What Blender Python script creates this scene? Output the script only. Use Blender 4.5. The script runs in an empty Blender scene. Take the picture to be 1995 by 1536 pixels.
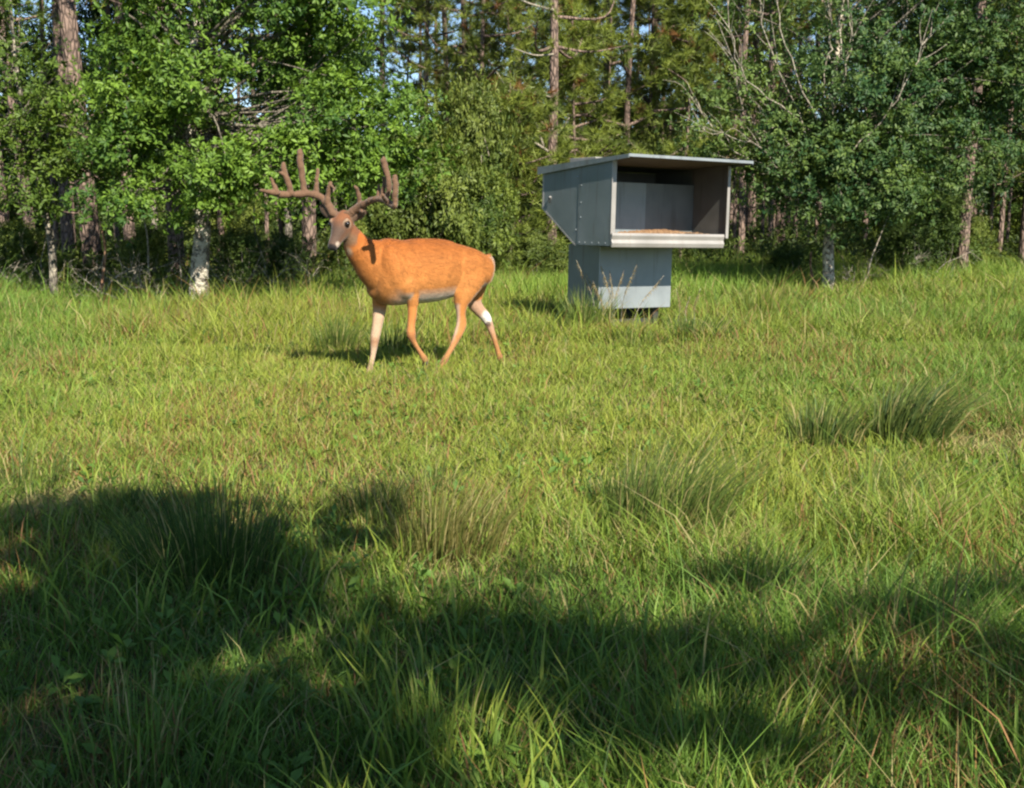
import bpy, bmesh, math, random
import numpy as np
from mathutils import Vector, Matrix, noise as mnoise

sc = bpy.context.scene
C = sc.collection

# ------------------------------------------------------------------ camera, sky, sun, exposure
CAM_H, LENS_PX, PITCH = 1.2, 2240.0, math.atan(358 / 2240)
cd = bpy.data.cameras.new('trail_camera')
cam = bpy.data.objects.new('trail_camera', cd)
C.objects.link(cam)
cd.sensor_width = 36.0
cd.lens = 36.0 * LENS_PX / 1995.0
cd.clip_start, cd.clip_end = 0.05, 1000
cam.location = (0, 0, CAM_H)
cam.rotation_euler = (math.pi / 2 - PITCH, 0, 0)
sc.camera = cam

SUN_EL, SUN_AZ = math.radians(40), math.radians(154)
TO_SUN = Vector((math.sin(SUN_AZ) * math.cos(SUN_EL), math.cos(SUN_AZ) * math.cos(SUN_EL), math.sin(SUN_EL)))
w = bpy.data.worlds.new('World')
sc.world = w
w.use_nodes = True
sky = w.node_tree.nodes.new('ShaderNodeTexSky')
sky.sky_type = 'NISHITA'
sky.sun_disc = False
sky.sun_elevation, sky.sun_rotation = SUN_EL, SUN_AZ
sky.air_density, sky.dust_density, sky.ozone_density = 1.0, 0.2, 2.5
sky.altitude = 1500
bg = w.node_tree.nodes['Background']
w.node_tree.links.new(sky.outputs[0], bg.inputs[0])
bg.inputs[1].default_value = 0.075
sl = bpy.data.lights.new('sun', 'SUN')
sl.energy, sl.angle, sl.color = 4.6, math.radians(0.55), (1.0, 0.93, 0.80)
sun = bpy.data.objects.new('sun', sl)
C.objects.link(sun)
sun.rotation_euler = TO_SUN.to_track_quat('Z', 'Y').to_euler()
sun.location = TO_SUN * 40
sc.view_settings.view_transform = 'Standard'
sc.view_settings.look = 'None'
sc.view_settings.exposure = 1.25
sc.view_settings.gamma = 1.0
sc.view_settings.use_curve_mapping = False
sc.render.engine = 'CYCLES'
sc.render.filter_size = 2.3
cy = sc.cycles
cy.pixel_filter_type = 'BLACKMAN_HARRIS'
cy.filter_width = 2.3
cy.max_bounces, cy.diffuse_bounces, cy.glossy_bounces, cy.transmission_bounces, cy.transparent_max_bounces = 6, 4, 3, 3, 4
cy.use_denoising = True
cy.caustics_reflective = cy.caustics_refractive = False

# ------------------------------------------------------------------ helpers
RNG = np.random.default_rng(20150903)
random.seed(7)


def tag(o, label=None, cat=None, group=None, kind=None):
    if label: o['label'] = label
    if cat: o['category'] = cat
    if group: o['group'] = group
    if kind: o['kind'] = kind
    return o


def empty(name, loc=(0, 0, 0), rz=0.0):
    o = bpy.data.objects.new(name, None)
    C.objects.link(o)
    o.location = loc
    o.rotation_euler = (0, 0, rz)
    o.empty_display_size = 0.2
    return o


def link(name, me, mat=None, parent=None, smooth=False):
    if mat is not None and not me.materials: me.materials.append(mat)
    o = bpy.data.objects.new(name, me)
    C.objects.link(o)
    if parent: o.parent = parent
    if smooth: me.polygons.foreach_set('use_smooth', np.ones(len(me.polygons), bool))
    return o


def np_mesh(name, verts, faces_flat, sizes, cols=None):
    """mesh from arrays: verts (N,3), flat loop indices, face sizes, optional point colours (N,3)"""
    me = bpy.data.meshes.new(name)
    n = len(verts)
    me.vertices.add(n)
    me.vertices.foreach_set('co', np.ascontiguousarray(verts, dtype=np.float32).ravel())
    me.loops.add(len(faces_flat))
    me.loops.foreach_set('vertex_index', np.ascontiguousarray(faces_flat, dtype=np.int32))
    sizes = np.asarray(sizes, dtype=np.int32)
    me.polygons.add(len(sizes))
    st = np.zeros(len(sizes), np.int32)
    st[1:] = np.cumsum(sizes)[:-1]
    me.polygons.foreach_set('loop_start', st)
    if cols is not None:
        a = me.color_attributes.new('tint', 'FLOAT_COLOR', 'POINT')
        c4 = np.ones((n, 4), np.float32)
        c4[:, :3] = cols
        a.data.foreach_set('color', c4.ravel())
    me.update(calc_edges=True)
    me.validate()
    return me


def catmull(pts, n):
    """resample rows of an array with a Catmull-Rom curve, n samples per span"""
    p = np.asarray(pts, float)
    p = np.vstack([2 * p[0] - p[1], p, 2 * p[-1] - p[-2]])
    out = []
    for i in range(1, len(p) - 2):
        t = np.linspace(0, 1, n, endpoint=False)[:, None]
        a, b, c, d = p[i - 1], p[i], p[i + 1], p[i + 2]
        out.append(0.5 * (2 * b + (c - a) * t + (2 * a - 5 * b + 4 * c - d) * t ** 2 + (3 * b - a - 3 * c + d) * t ** 3))
    out.append(p[-2][None])
    return np.vstack(out)


class Soup:
    """collects tubes and boxes of one part"""
    def __init__(self):
        self.v, self.f, self.s, self.n = [], [], [], 0

    def add(self, v, faces):
        v = np.asarray(v, float)
        for f in faces:
            self.f.extend(int(i) + self.n for i in f)
            self.s.append(len(f))
        self.v.append(v)
        self.n += len(v)

    def tube(self, cen, ra, rb=None, up=(0, 0, 1), seg=10, cap=True, power=2.0):
        cen = np.asarray(cen, float)
        k = len(cen)
        ra = np.broadcast_to(np.asarray(ra, float), (k,))
        rb = ra if rb is None else np.broadcast_to(np.asarray(rb, float), (k,))
        t = np.gradient(cen, axis=0)
        t /= np.linalg.norm(t, axis=1)[:, None] + 1e-12
        upv = np.asarray(up, float)
        if abs(np.dot(t.mean(0), upv)) > 0.93 * (np.linalg.norm(t.mean(0)) + 1e-9): upv = np.array([0.0, 1.0, 0.05])
        side = np.cross(t, upv)
        side /= np.linalg.norm(side, axis=1)[:, None] + 1e-12
        vv = np.cross(side, t)
        a = np.linspace(0, 2 * math.pi, seg, endpoint=False)
        ca, sa = np.cos(a), np.sin(a)
        ca = np.sign(ca) * np.abs(ca) ** (2 / power)
        sa = np.sign(sa) * np.abs(sa) ** (2 / power)
        rings = cen[:, None, :] + side[:, None, :] * (ra[:, None] * ca)[:, :, None] + vv[:, None, :] * (rb[:, None] * sa)[:, :, None]
        v = rings.reshape(-1, 3)
        faces = []
        for i in range(k - 1):
            for j in range(seg):
                j2 = (j + 1) % seg
                faces.append((i * seg + j, i * seg + j2, (i + 1) * seg + j2, (i + 1) * seg + j))
        if cap:
            v = np.vstack([v, cen[0], cen[-1]])
            a0, b0 = k * seg, k * seg + 1
            for j in range(seg):
                j2 = (j + 1) % seg
                faces.append((a0, j2, j))
                faces.append((b0, (k - 1) * seg + j, (k - 1) * seg + j2))
        self.add(v, faces)

    def ball(self, c, r3, axes=None, nu=16, nv=10):
        c = np.asarray(c, float)
        A = np.eye(3) if axes is None else np.asarray(axes, float)
        th = np.linspace(0, math.pi, nv + 1)[1:-1]
        ph = np.linspace(0, 2 * math.pi, nu, endpoint=False)
        v = [A.T @ np.array([0, 0, r3[2]])]
        for t in th:
            for p in ph:
                v.append(A.T @ np.array([r3[0] * math.sin(t) * math.cos(p), r3[1] * math.sin(t) * math.sin(p), r3[2] * math.cos(t)]))
        v.append(A.T @ np.array([0, 0, -r3[2]]))
        v = np.array(v) + c
        f = []
        m = len(th)
        for j in range(nu):
            j2 = (j + 1) % nu
            f.append((0, 1 + j, 1 + j2))
            for i in range(m - 1):
                f.append((1 + i * nu + j, 1 + (i + 1) * nu + j, 1 + (i + 1) * nu + j2, 1 + i * nu + j2))
            f.append((1 + (m - 1) * nu + j, 1 + m * nu, 1 + (m - 1) * nu + j2))
        self.add(v, f)

    def box(self, lo, hi):
        x0, y0, z0 = lo
        x1, y1, z1 = hi
        v = [(x0, y0, z0), (x1, y0, z0), (x1, y1, z0), (x0, y1, z0), (x0, y0, z1), (x1, y0, z1), (x1, y1, z1), (x0, y1, z1)]
        self.add(v, [(3, 2, 1, 0), (4, 5, 6, 7), (0, 1, 5, 4), (1, 2, 6, 5), (2, 3, 7, 6), (3, 0, 4, 7)])

    def prism(self, poly_vz, u0, u1):
        """closed outline in (v, z), extruded along u"""
        n = len(poly_vz)
        v = [(u0, a, b) for a, b in poly_vz] + [(u1, a, b) for a, b in poly_vz]
        f = [tuple(range(n))[::-1], tuple(range(n, 2 * n))]
        for i in range(n):
            j = (i + 1) % n
            f.append((i, j, n + j, n + i))
        self.add(v, f)

    def mesh(self, name):
        me = np_mesh(name, np.vstack(self.v), self.f, self.s)
        bm = bmesh.new()
        bm.from_mesh(me)
        bmesh.ops.recalc_face_normals(bm, faces=bm.faces)
        bm.to_mesh(me)
        bm.free()
        return me

    def build(self, name, mat, parent=None, smooth=True, bevel=0.0):
        o = link(name, self.mesh(name), mat, parent, smooth)
        if not smooth: o.data.polygons.foreach_set('use_smooth', np.zeros(len(o.data.polygons), bool))
        if bevel:
            b = o.modifiers.new('edge', 'BEVEL')
            b.width, b.segments, b.limit_method = bevel, 2, 'ANGLE'
        return o


def unit(a):
    return a / (np.linalg.norm(a, axis=-1, keepdims=True) + 1e-12)


def vnoise(x, y, scale, seed):
    """smooth 2-D value noise in 0..1"""
    r = np.random.default_rng(seed)
    T = r.random((64, 64))
    fx, fy = np.asarray(x) / scale + 500.0, np.asarray(y) / scale + 500.0
    ix, iy = np.floor(fx).astype(int), np.floor(fy).astype(int)
    tx, ty = fx - ix, fy - iy
    tx, ty = tx * tx * (3 - 2 * tx), ty * ty * (3 - 2 * ty)
    g = lambda a, b: T[a % 64, b % 64]
    return (g(ix, iy) * (1 - tx) + g(ix + 1, iy) * tx) * (1 - ty) + (g(ix, iy + 1) * (1 - tx) + g(ix + 1, iy + 1) * tx) * ty


def fbm(x, y, scale, seed):
    return 0.55 * vnoise(x, y, scale, seed) + 0.3 * vnoise(x, y, scale / 2.1, seed + 1) + 0.15 * vnoise(x, y, scale / 4.3, seed + 2)


def ground_z(x, y):
    x, y = np.asarray(x, float), np.asarray(y, float)
    return 0.05 * (fbm(x, y, 2.3, 91) - 0.5) * np.clip(np.hypot(x, y) / 3, 0.2, 1) + 0.0 * x


def at(px, depth):
    """x in metres of the vertical line through picture column px at ground distance depth"""
    return (px - 997.5) / LENS_PX * (depth * math.cos(PITCH) + CAM_H * math.sin(PITCH) * 0.6)


# ------------------------------------------------------------------ materials
def new_mat(name):
    m = bpy.data.materials.new(name)
    m.use_nodes = True
    nt = m.node_tree
    return m, nt, nt.nodes['Principled BSDF'], nt.nodes['Material Output']


def node(nt, t, **kw):
    n = nt.nodes.new(t)
    for k, v in kw.items(): setattr(n, k, v)
    return n


def ramp(nt, fac, stops):
    r = node(nt, 'ShaderNodeValToRGB')
    cr = r.color_ramp
    while len(cr.elements) < len(stops): cr.elements.new(0.5)
    for e, (p, c) in zip(cr.elements, stops):
        e.position = p
        e.color = (*c, 1) if len(c) == 3 else c
    nt.links.new(fac, r.inputs[0])
    return r.outputs[0]


def leaf_mat(name, rough=0.5, trans=0.3, spec=0.35, warm=(1.15, 1.1, 0.5)):
    m, nt, p, out = new_mat(name)
    at_ = node(nt, 'ShaderNodeAttribute', attribute_name='tint')
    oi = node(nt, 'ShaderNodeObjectInfo')
    hs = node(nt, 'ShaderNodeHueSaturation')
    mr = node(nt, 'ShaderNodeMapRange')
    nt.links.new(oi.outputs['Random'], mr.inputs[0])
    mr.inputs[3].default_value, mr.inputs[4].default_value = 0.88, 1.1
    nt.links.new(mr.outputs[0], hs.inputs['Value'])
    nt.links.new(at_.outputs['Color'], hs.inputs['Color'])
    nt.links.new(hs.outputs[0], p.inputs['Base Color'])
    p.inputs['Roughness'].default_value = rough
    p.inputs['Specular IOR Level'].default_value = spec
    tr = node(nt, 'ShaderNodeBsdfTranslucent')
    mx = node(nt, 'ShaderNodeMix', data_type='RGBA', blend_type='MULTIPLY')
    mx.inputs[0].default_value = 1.0
    nt.links.new(hs.outputs[0], mx.inputs[6])
    mx.inputs[7].default_value = (*warm, 1)
    nt.links.new(mx.outputs[2], tr.inputs[0])
    ms = node(nt, 'ShaderNodeMixShader')
    ms.inputs[0].default_value = trans
    nt.links.new(p.outputs[0], ms.inputs[1])
    nt.links.new(tr.outputs[0], ms.inputs[2])
    nt.links.new(ms.outputs[0], out.inputs[0])
    return m


def bark_mat(name, dark, light, patch=None, patch_lo=0.5, stretch=0.25, scale=22, bump=0.6):
    m, nt, p, out = new_mat(name)
    tc = node(nt, 'ShaderNodeTexCoord')
    mp = node(nt, 'ShaderNodeMapping')
    mp.inputs['Scale'].default_value = (1, 1, stretch)
    nt.links.new(tc.outputs['Object'], mp.inputs[0])
    vo = node(nt, 'ShaderNodeTexVoronoi', feature='DISTANCE_TO_EDGE')
    vo.inputs['Scale'].default_value = scale
    nt.links.new(mp.outputs[0], vo.inputs['Vector'])
    no = node(nt, 'ShaderNodeTexNoise')
    no.inputs['Scale'].default_value = scale * 0.6
    no.inputs['Detail'].default_value = 8
    nt.links.new(mp.outputs[0], no.inputs['Vector'])
    mm = node(nt, 'ShaderNodeMath', operation='MULTIPLY')
    nt.links.new(vo.outputs['Distance'], mm.inputs[0])
    mm.inputs[1].default_value = 3.2
    ad = node(nt, 'ShaderNodeMath', operation='ADD', use_clamp=True)
    nt.links.new(mm.outputs[0], ad.inputs[0])
    sb = node(nt, 'ShaderNodeMath', operation='SUBTRACT')
    nt.links.new(no.outputs['Fac'], sb.inputs[0])
    sb.inputs[1].default_value = 0.42
    nt.links.new(sb.outputs[0], ad.inputs[1])
    col = ramp(nt, ad.outputs[0], [(0.0, dark), (0.75, light)])
    if patch:
        n2 = node(nt, 'ShaderNodeTexNoise')
        n2.inputs['Scale'].default_value = 12
        n2.inputs['Detail'].default_value = 8
        n2.inputs['Roughness'].default_value = .65
        nt.links.new(tc.outputs['Object'], n2.inputs['Vector'])
        msk = ramp(nt, n2.outputs['Fac'], [(patch_lo, (0, 0, 0)), (patch_lo + 0.08, (1, 1, 1))])
        mx = node(nt, 'ShaderNodeMix', data_type='RGBA')
        nt.links.new(msk, mx.inputs[0])
        nt.links.new(col, mx.inputs[6])
        mx.inputs[7].default_value = (*patch, 1)
        col = mx.outputs[2]
    nt.links.new(col, p.inputs['Base Color'])
    p.inputs['Roughness'].default_value = 0.9
    p.inputs['Specular IOR Level'].default_value = 0.15
    b = node(nt, 'ShaderNodeBump')
    b.inputs['Strength'].default_value = bump
    b.inputs['Distance'].default_value = 0.02
    nt.links.new(ad.outputs[0], b.inputs['Height'])
    nt.links.new(b.outputs[0], p.inputs['Normal'])
    return m


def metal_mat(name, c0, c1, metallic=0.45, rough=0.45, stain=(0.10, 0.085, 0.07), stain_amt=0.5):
    m, nt, p, out = new_mat(name)
    tc = node(nt, 'ShaderNodeTexCoord')
    no = node(nt, 'ShaderNodeTexNoise')
    no.inputs['Scale'].default_value = 3.2
    no.inputs['Detail'].default_value = 9
    nt.links.new(tc.outputs['Object'], no.inputs['Vector'])
    col = ramp(nt, no.outputs['Fac'], [(0.3, c0), (0.7, c1)])
    mp = node(nt, 'ShaderNodeMapping')
    mp.inputs['Scale'].default_value = (9, 9, 0.8)
    nt.links.new(tc.outputs['Object'], mp.inputs[0])
    n2 = node(nt, 'ShaderNodeTexNoise')
    n2.inputs['Scale'].default_value = 2.0
    n2.inputs['Detail'].default_value = 6
    nt.links.new(mp.outputs[0], n2.inputs['Vector'])
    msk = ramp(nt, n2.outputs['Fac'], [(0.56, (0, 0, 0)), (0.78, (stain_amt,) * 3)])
    mx = node(nt, 'ShaderNodeMix', data_type='RGBA')
    nt.links.new(msk, mx.inputs[0])
    nt.links.new(col, mx.inputs[6])
    mx.inputs[7].default_value = (*stain, 1)
    nt.links.new(mx.outputs[2], p.inputs['Base Color'])
    p.inputs['Metallic'].default_value = metallic
    rr = ramp(nt, no.outputs['Fac'], [(0.3, (rough - .08,) * 3), (0.7, (rough + .12,) * 3)])
    nt.links.new(rr, p.inputs['Roughness'])
    b = node(nt, 'ShaderNodeBump')
    b.inputs['Strength'].default_value = 0.16
    b.inputs['Distance'].default_value = 0.03
    nt.links.new(no.outputs['Fac'], b.inputs['Height'])
    nt.links.new(b.outputs[0], p.inputs['Normal'])
    return m


def plain_mat(name, c, rough=0.7, spec=0.3):
    m, nt, p, out = new_mat(name)
    tc = node(nt, 'ShaderNodeTexCoord')
    no = node(nt, 'ShaderNodeTexNoise')
    no.inputs['Scale'].default_value = 30
    nt.links.new(tc.outputs['Object'], no.inputs['Vector'])
    col = ramp(nt, no.outputs['Fac'], [(0.3, tuple(x * 0.8 for x in c)), (0.7, tuple(min(1, x * 1.15) for x in c))])
    nt.links.new(col, p.inputs['Base Color'])
    p.inputs['Roughness'].default_value = rough
    p.inputs['Specular IOR Level'].default_value = spec
    return m


M_LEAF = leaf_mat('oak_leaf', 0.5, 0.3, 0.25)
M_NEEDLE = leaf_mat('pine_needle', 0.5, 0.2, 0.3)
M_GRASS = leaf_mat('grass_blade', 0.55, 0.33, 0.22, (1.1, 1.08, 0.55))
M_PINE = bark_mat('pine_bark', (0.045, 0.034, 0.03), (0.24, 0.17, 0.135), None, 0.5, 0.35, 17, 0.9)
M_OAK = bark_mat('oak_bark', (0.05, 0.042, 0.034), (0.22, 0.19, 0.155), (0.50, 0.45, 0.36), 0.46, 0.9, 34, 0.7)
M_OAKGREY = bark_mat('grey_oak_bark', (0.04, 0.036, 0.03), (0.2, 0.175, 0.14), (0.42, 0.37, 0.28), 0.53, 0.4, 24, 0.6)
M_LIMB = bark_mat('limb_bark', (0.05, 0.044, 0.034), (0.20, 0.175, 0.135), None, 0.5, 0.4, 26, 0.5)
M_OAKTAN = bark_mat('mottled_oak_bark', (0.045, 0.036, 0.028), (0.30, 0.25, 0.19), (0.55, 0.48, 0.38), 0.47, 0.45, 26, 0.6)
M_TWIG = bark_mat('twig_bark', (0.13, 0.11, 0.085), (0.36, 0.32, 0.25), None, 0.5, 0.4, 30, 0.3)
M_REDSTICK = bark_mat('reddish_dead_wood', (0.10, 0.05, 0.03), (0.34, 0.20, 0.12), None, 0.5, 0.2, 30, 0.4)

# ground
m, nt, p, out = new_mat('thatch_soil')
tc = node(nt, 'ShaderNodeTexCoord')
n1 = node(nt, 'ShaderNodeTexNoise')
n1.inputs['Scale'].default_value, n1.inputs['Detail'].default_value = 5.0, 10
nt.links.new(tc.outputs['Object'], n1.inputs['Vector'])
n2 = node(nt, 'ShaderNodeTexNoise')
n2.inputs['Scale'].default_value, n2.inputs['Detail'].default_value = 0.6, 4
nt.links.new(tc.outputs['Object'], n2.inputs['Vector'])
ca = ramp(nt, n1.outputs['Fac'], [(0.3, (0.035, 0.03, 0.014)), (0.55, (0.085, 0.08, 0.03)), (0.75, (0.15, 0.115, 0.055))])
cb = ramp(nt, n1.outputs['Fac'], [(0.3, (0.03, 0.04, 0.012)), (0.7, (0.075, 0.10, 0.03))])
mx = node(nt, 'ShaderNodeMix', data_type='RGBA')
nt.links.new(ramp(nt, n2.outputs['Fac'], [(0.4, (0, 0, 0)), (0.62, (1, 1, 1))]), mx.inputs[0])
nt.links.new(ca, mx.inputs[6])
nt.links.new(cb, mx.inputs[7])
nt.links.new(mx.outputs[2], p.inputs['Base Color'])
p.inputs['Roughness'].default_value = 1.0
p.inputs['Specular IOR Level'].default_value = 0.1
b = node(nt, 'ShaderNodeBump')
b.inputs['Strength'].default_value = 0.7
b.inputs['Distance'].default_value = 0.04
nt.links.new(n1.outputs['Fac'], b.inputs['Height'])
nt.links.new(b.outputs[0], p.inputs['Normal'])
M_SOIL = m

# ------------------------------------------------------------------ ground
def build_ground():
    xs = np.concatenate([[-400, -200, -120], np.linspace(-60, 60, 181), [120, 200, 400]])
    ys = np.concatenate([[-300, -100, -40], np.linspace(-20, 80, 151), [120, 200, 500]])
    X, Y = np.meshgrid(xs, ys)
    Z = ground_z(X, Y)
    v = np.stack([X, Y, Z], -1).reshape(-1, 3)
    nx, ny = len(xs), len(ys)
    i, j = np.meshgrid(np.arange(nx - 1), np.arange(ny - 1))
    a = (j * nx + i).ravel()
    f = np.stack([a, a + 1, a + nx + 1, a + nx], -1).ravel()
    tag(link('ground', np_mesh('ground', v, f, np.full(len(a), 4)), M_SOIL, None, True), 'grassy clearing floor of soil and thatch', None, None, 'structure')


build_ground()

# ------------------------------------------------------------------ foliage generators
def leaf_quads(base, d, nrm, L, W, col):
    """folded leaf blades, two triangles each"""
    d = unit(d)
    side = unit(np.cross(d, nrm))
    up = np.cross(side, d)
    L, W = L[:, None], W[:, None]
    mid = base + d * L * 0.55
    v = np.stack([base, mid + side * W * 0.5 + up * W * 0.18, base + d * L - up * L * 0.08, mid - side * W * 0.5 + up * W * 0.18], 1).reshape(-1, 3)
    n = len(base)
    k = np.arange(n) * 4
    f = np.stack([k, k + 1, k + 2, k, k + 2, k + 3], -1).ravel()
    return v, f, np.full(2 * n, 3), np.repeat(col, 4, axis=0)


def rosettes(rng, pos, outd, per=7, L=0.085, aspect=0.42, c_dark=(0.035, 0.075, 0.015), c_light=(0.13, 0.20, 0.03), bright=None):
    """leaf bunches at twig ends; pos, outd (N,3)"""
    n = len(pos)
    o = unit(outd)
    B = np.repeat(pos, per, 0)
    O = np.repeat(o, per, 0)
    rnd = unit(rng.normal(size=(n * per, 3)))
    perp = unit(rnd - O * (rnd * O).sum(1)[:, None])
    d = unit(O * rng.uniform(0.1, 0.9, (n * per, 1)) + perp)
    nrm = unit(O * 0.8 + perp * -0.3 + rng.normal(size=(n * per, 3)) * 0.35 + np.array([0, 0, 0.3]))
    Ls = L * rng.uniform(0.65, 1.25, n * per)
    base = B + d * 0.012 - O * rng.uniform(0, 0.06, (n * per, 1))
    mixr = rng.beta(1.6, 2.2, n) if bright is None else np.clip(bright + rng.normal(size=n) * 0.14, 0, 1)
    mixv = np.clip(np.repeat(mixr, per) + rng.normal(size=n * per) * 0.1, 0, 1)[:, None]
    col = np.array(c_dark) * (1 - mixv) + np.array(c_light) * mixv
    return leaf_quads(base, d, nrm, Ls, Ls * aspect, col)


def crown_points(rng, lobes, clump=0.2):
    """lobes: (cx,cy,cz, rx,ry,rz, n_clumps, per_clump, brightness) -> rosette positions, out directions, clump centres"""
    P, D, K, BR = [], [], [], []
    for (x, y, z, rx, ry, rz, nc, pc, br) in lobes:
        c = np.array([x, y, z])
        u = unit(rng.normal(size=(nc, 3)))
        r = rng.uniform(0.35, 1.0, nc) ** 0.5
        cc = c + u * r[:, None] * np.array([rx, ry, rz])
        K.append(cc)
        kb = np.clip(br + rng.normal(size=nc) * 0.16, 0, 1)
        sz = clump * rng.uniform(0.6, 1.4, nc)
        q = np.repeat(cc, pc, 0)
        off = rng.normal(size=(nc * pc, 3)) * np.repeat(sz, pc)[:, None] * np.array([1.15, 1.15, 0.7])
        P.append(q + off)
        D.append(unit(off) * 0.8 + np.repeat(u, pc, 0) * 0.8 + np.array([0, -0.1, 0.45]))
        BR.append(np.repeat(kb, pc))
    return np.vstack(P), np.vstack(D), np.vstack(K), np.concatenate(BR)


def limb_path(rng, a, b, sag=0.15, n=5):
    a, b = np.asarray(a, float), np.asarray(b, float)
    L = np.linalg.norm(b - a)
    mid = (a + b) / 2 + rng.normal(size=3) * L * 0.09 + np.array([0, 0, sag * L])
    return catmull(np.array([a, mid, b]), n)


def broadleaf(name, cat, label, base, trunk_pts, trunk_r, lobes, bark, seed, leaf=0.085, per=7, cd=(0.035, 0.075, 0.015), cl=(0.13, 0.20, 0.03), clump=0.2, limb_r=0.02, aspect=0.42, group=None, extra=None, limb_share=.6, z_min=.9):
    """tree > trunk, limbs, crown. trunk_pts and lobes in metres relative to the base"""
    rng = np.random.default_rng(seed)
    root = empty(name, base)
    tag(root, label, cat, group)
    s = Soup()
    tp = catmull(np.array(trunk_pts, float), 5)
    k = len(tp)
    rr = trunk_r * np.linspace(1, 0.32, k) * (1 + 0.05 * np.sin(np.arange(k) * 1.7))
    rr[0] *= 1.35
    rr[1] *= 1.1
    s.tube(tp, rr, seg=14)
    s.build('trunk', bark, root)
    P, D, K, BR = crown_points(rng, lobes, clump)
    s = Soup()
    for c in K:
        if rng.random() > limb_share or c[1] > .35: continue
        h = max(c[2] - 0.4 * np.hypot(c[0], c[1]) - rng.uniform(0.1, 0.5), z_min + rng.uniform(0, 1.2))
        j = min(np.searchsorted(tp[:, 2], h), k - 1)
        f_ = np.clip((h - tp[j - 1, 2]) / max(tp[j, 2] - tp[j - 1, 2], 1e-3), 0, 1)
        pth = limb_path(rng, tp[j - 1] * (1 - f_) + tp[j] * f_, c, rng.uniform(-.02, .16))
        s.tube(pth, np.linspace(limb_r * rng.uniform(0.6, 1.3), 0.004, len(pth)), seg=5, cap=False)
    if s.n: tag(s.build('limbs', M_LIMB, root), kind='stuff')
    if extra:
        s = Soup()
        extra(s, rng, tp)
        tag(s.build('bare_branches', M_TWIG, root), kind='stuff')
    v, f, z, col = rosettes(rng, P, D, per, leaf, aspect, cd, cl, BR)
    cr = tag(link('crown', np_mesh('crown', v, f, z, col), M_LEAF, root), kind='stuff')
    return root


# ------------------------------------------------------------------ broadleaf trees that frame the clearing
def L(px, py, y, r, nc, pc, br, base, ry=None, rz=None):
    """a crown lobe whose middle is seen at picture point (px, py) when y metres away"""
    return (at(px, y) - base[0], y - base[1], CAM_H + (410 - py) / (LENS_PX / y) - base[2], r, ry or r, rz or r * 0.8, nc, pc, br)


B = (at(385, 13.6), 13.6, 0)
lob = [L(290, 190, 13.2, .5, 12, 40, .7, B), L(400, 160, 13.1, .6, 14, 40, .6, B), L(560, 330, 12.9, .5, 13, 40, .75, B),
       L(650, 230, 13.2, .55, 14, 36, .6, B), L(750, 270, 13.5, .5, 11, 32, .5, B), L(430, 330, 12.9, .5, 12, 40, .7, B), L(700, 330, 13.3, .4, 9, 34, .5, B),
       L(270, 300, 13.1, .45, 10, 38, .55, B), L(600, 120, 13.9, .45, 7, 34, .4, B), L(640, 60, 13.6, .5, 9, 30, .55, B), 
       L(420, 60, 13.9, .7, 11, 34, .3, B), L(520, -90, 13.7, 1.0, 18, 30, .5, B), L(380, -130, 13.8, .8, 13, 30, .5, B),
       L(700, -80, 13.8, .7, 10, 26, .5, B), L(480, 230, 15.3, 1.2, 20, 34, .05, B), L(620, 210, 14.6, .9, 14, 32, .08, B), L(330, 180, 14.6, .8, 11, 30, .1, B), L(540, 60, 15, 1.0, 16, 30, .05, B),  # back lobes take the darkest leaf tint, standing in for shade inside the crown
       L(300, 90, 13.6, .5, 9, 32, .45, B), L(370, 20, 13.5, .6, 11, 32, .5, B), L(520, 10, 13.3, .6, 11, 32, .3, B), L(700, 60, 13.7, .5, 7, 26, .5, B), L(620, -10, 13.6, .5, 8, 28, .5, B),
       L(800, 330, 13.4, .35, 7, 24, .55, B), L(230, 400, 13.0, .3, 5, 24, .5, B), L(330, 385, 13, .35, 5, 30, .4, B), L(760, 200, 13.6, .35, 5, 24, .5, B)]
broadleaf('oak_tree', 'tree', 'leafy oak with a white lichen patched trunk behind the buck', B,
          [(0, 0, -.1), (0.01, 0, .3), (.06, -.03, .75), (.09, 0, 1.1), (.0, .05, 1.6), (-.06, .1, 2.4), (.1, .1, 3.4), (.2, .1, 4.6)], .125, lob, M_OAK, 11, leaf=.07, per=8, clump=.15, cd=(.035, .085, .015), cl=(.16, .26, .032), z_min=1.15)

B = (at(100, 14.4), 14.4, 0)
lob = [L(30, 270, 14.0, .45, 9, 30, .5, B), L(130, 260, 13.9, .4, 9, 30, .55, B), L(140, 170, 14.2, .35, 5, 28, .45, B), L(60, 380, 13.9, .4, 7, 28, .45, B),
       L(20, 60, 14.4, .45, 6, 26, .45, B), L(130, 340, 14.0, .4, 7, 28, .45, B), L(-90, 250, 14.2, .9, 14, 28, .45, B), L(-80, 60, 14.3, .9, 12, 28, .4, B),
       L(20, -100, 14.6, .8, 8, 26, .4, B), L(215, 320, 14.0, .3, 5, 24, .5, B), L(90, 130, 14.8, .35, 3, 24, .35, B), L(30, 160, 14.3, .3, 4, 26, .5, B)]
broadleaf('oak_tree', 'tree', 'slim young oak with loose leaves at the edge of the woods, beside the pine trunks', B,
          [(0, 0, -.1), (.02, 0, .8), (-.1, 0, 1.6), (-.25, 0, 2.6), (-.3, 0, 3.8)], .055, lob, M_OAKGREY, 12, leaf=.07, clump=.16, cd=(.04, .085, .015), cl=(.16, .235, .032), z_min=1.3)


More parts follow.
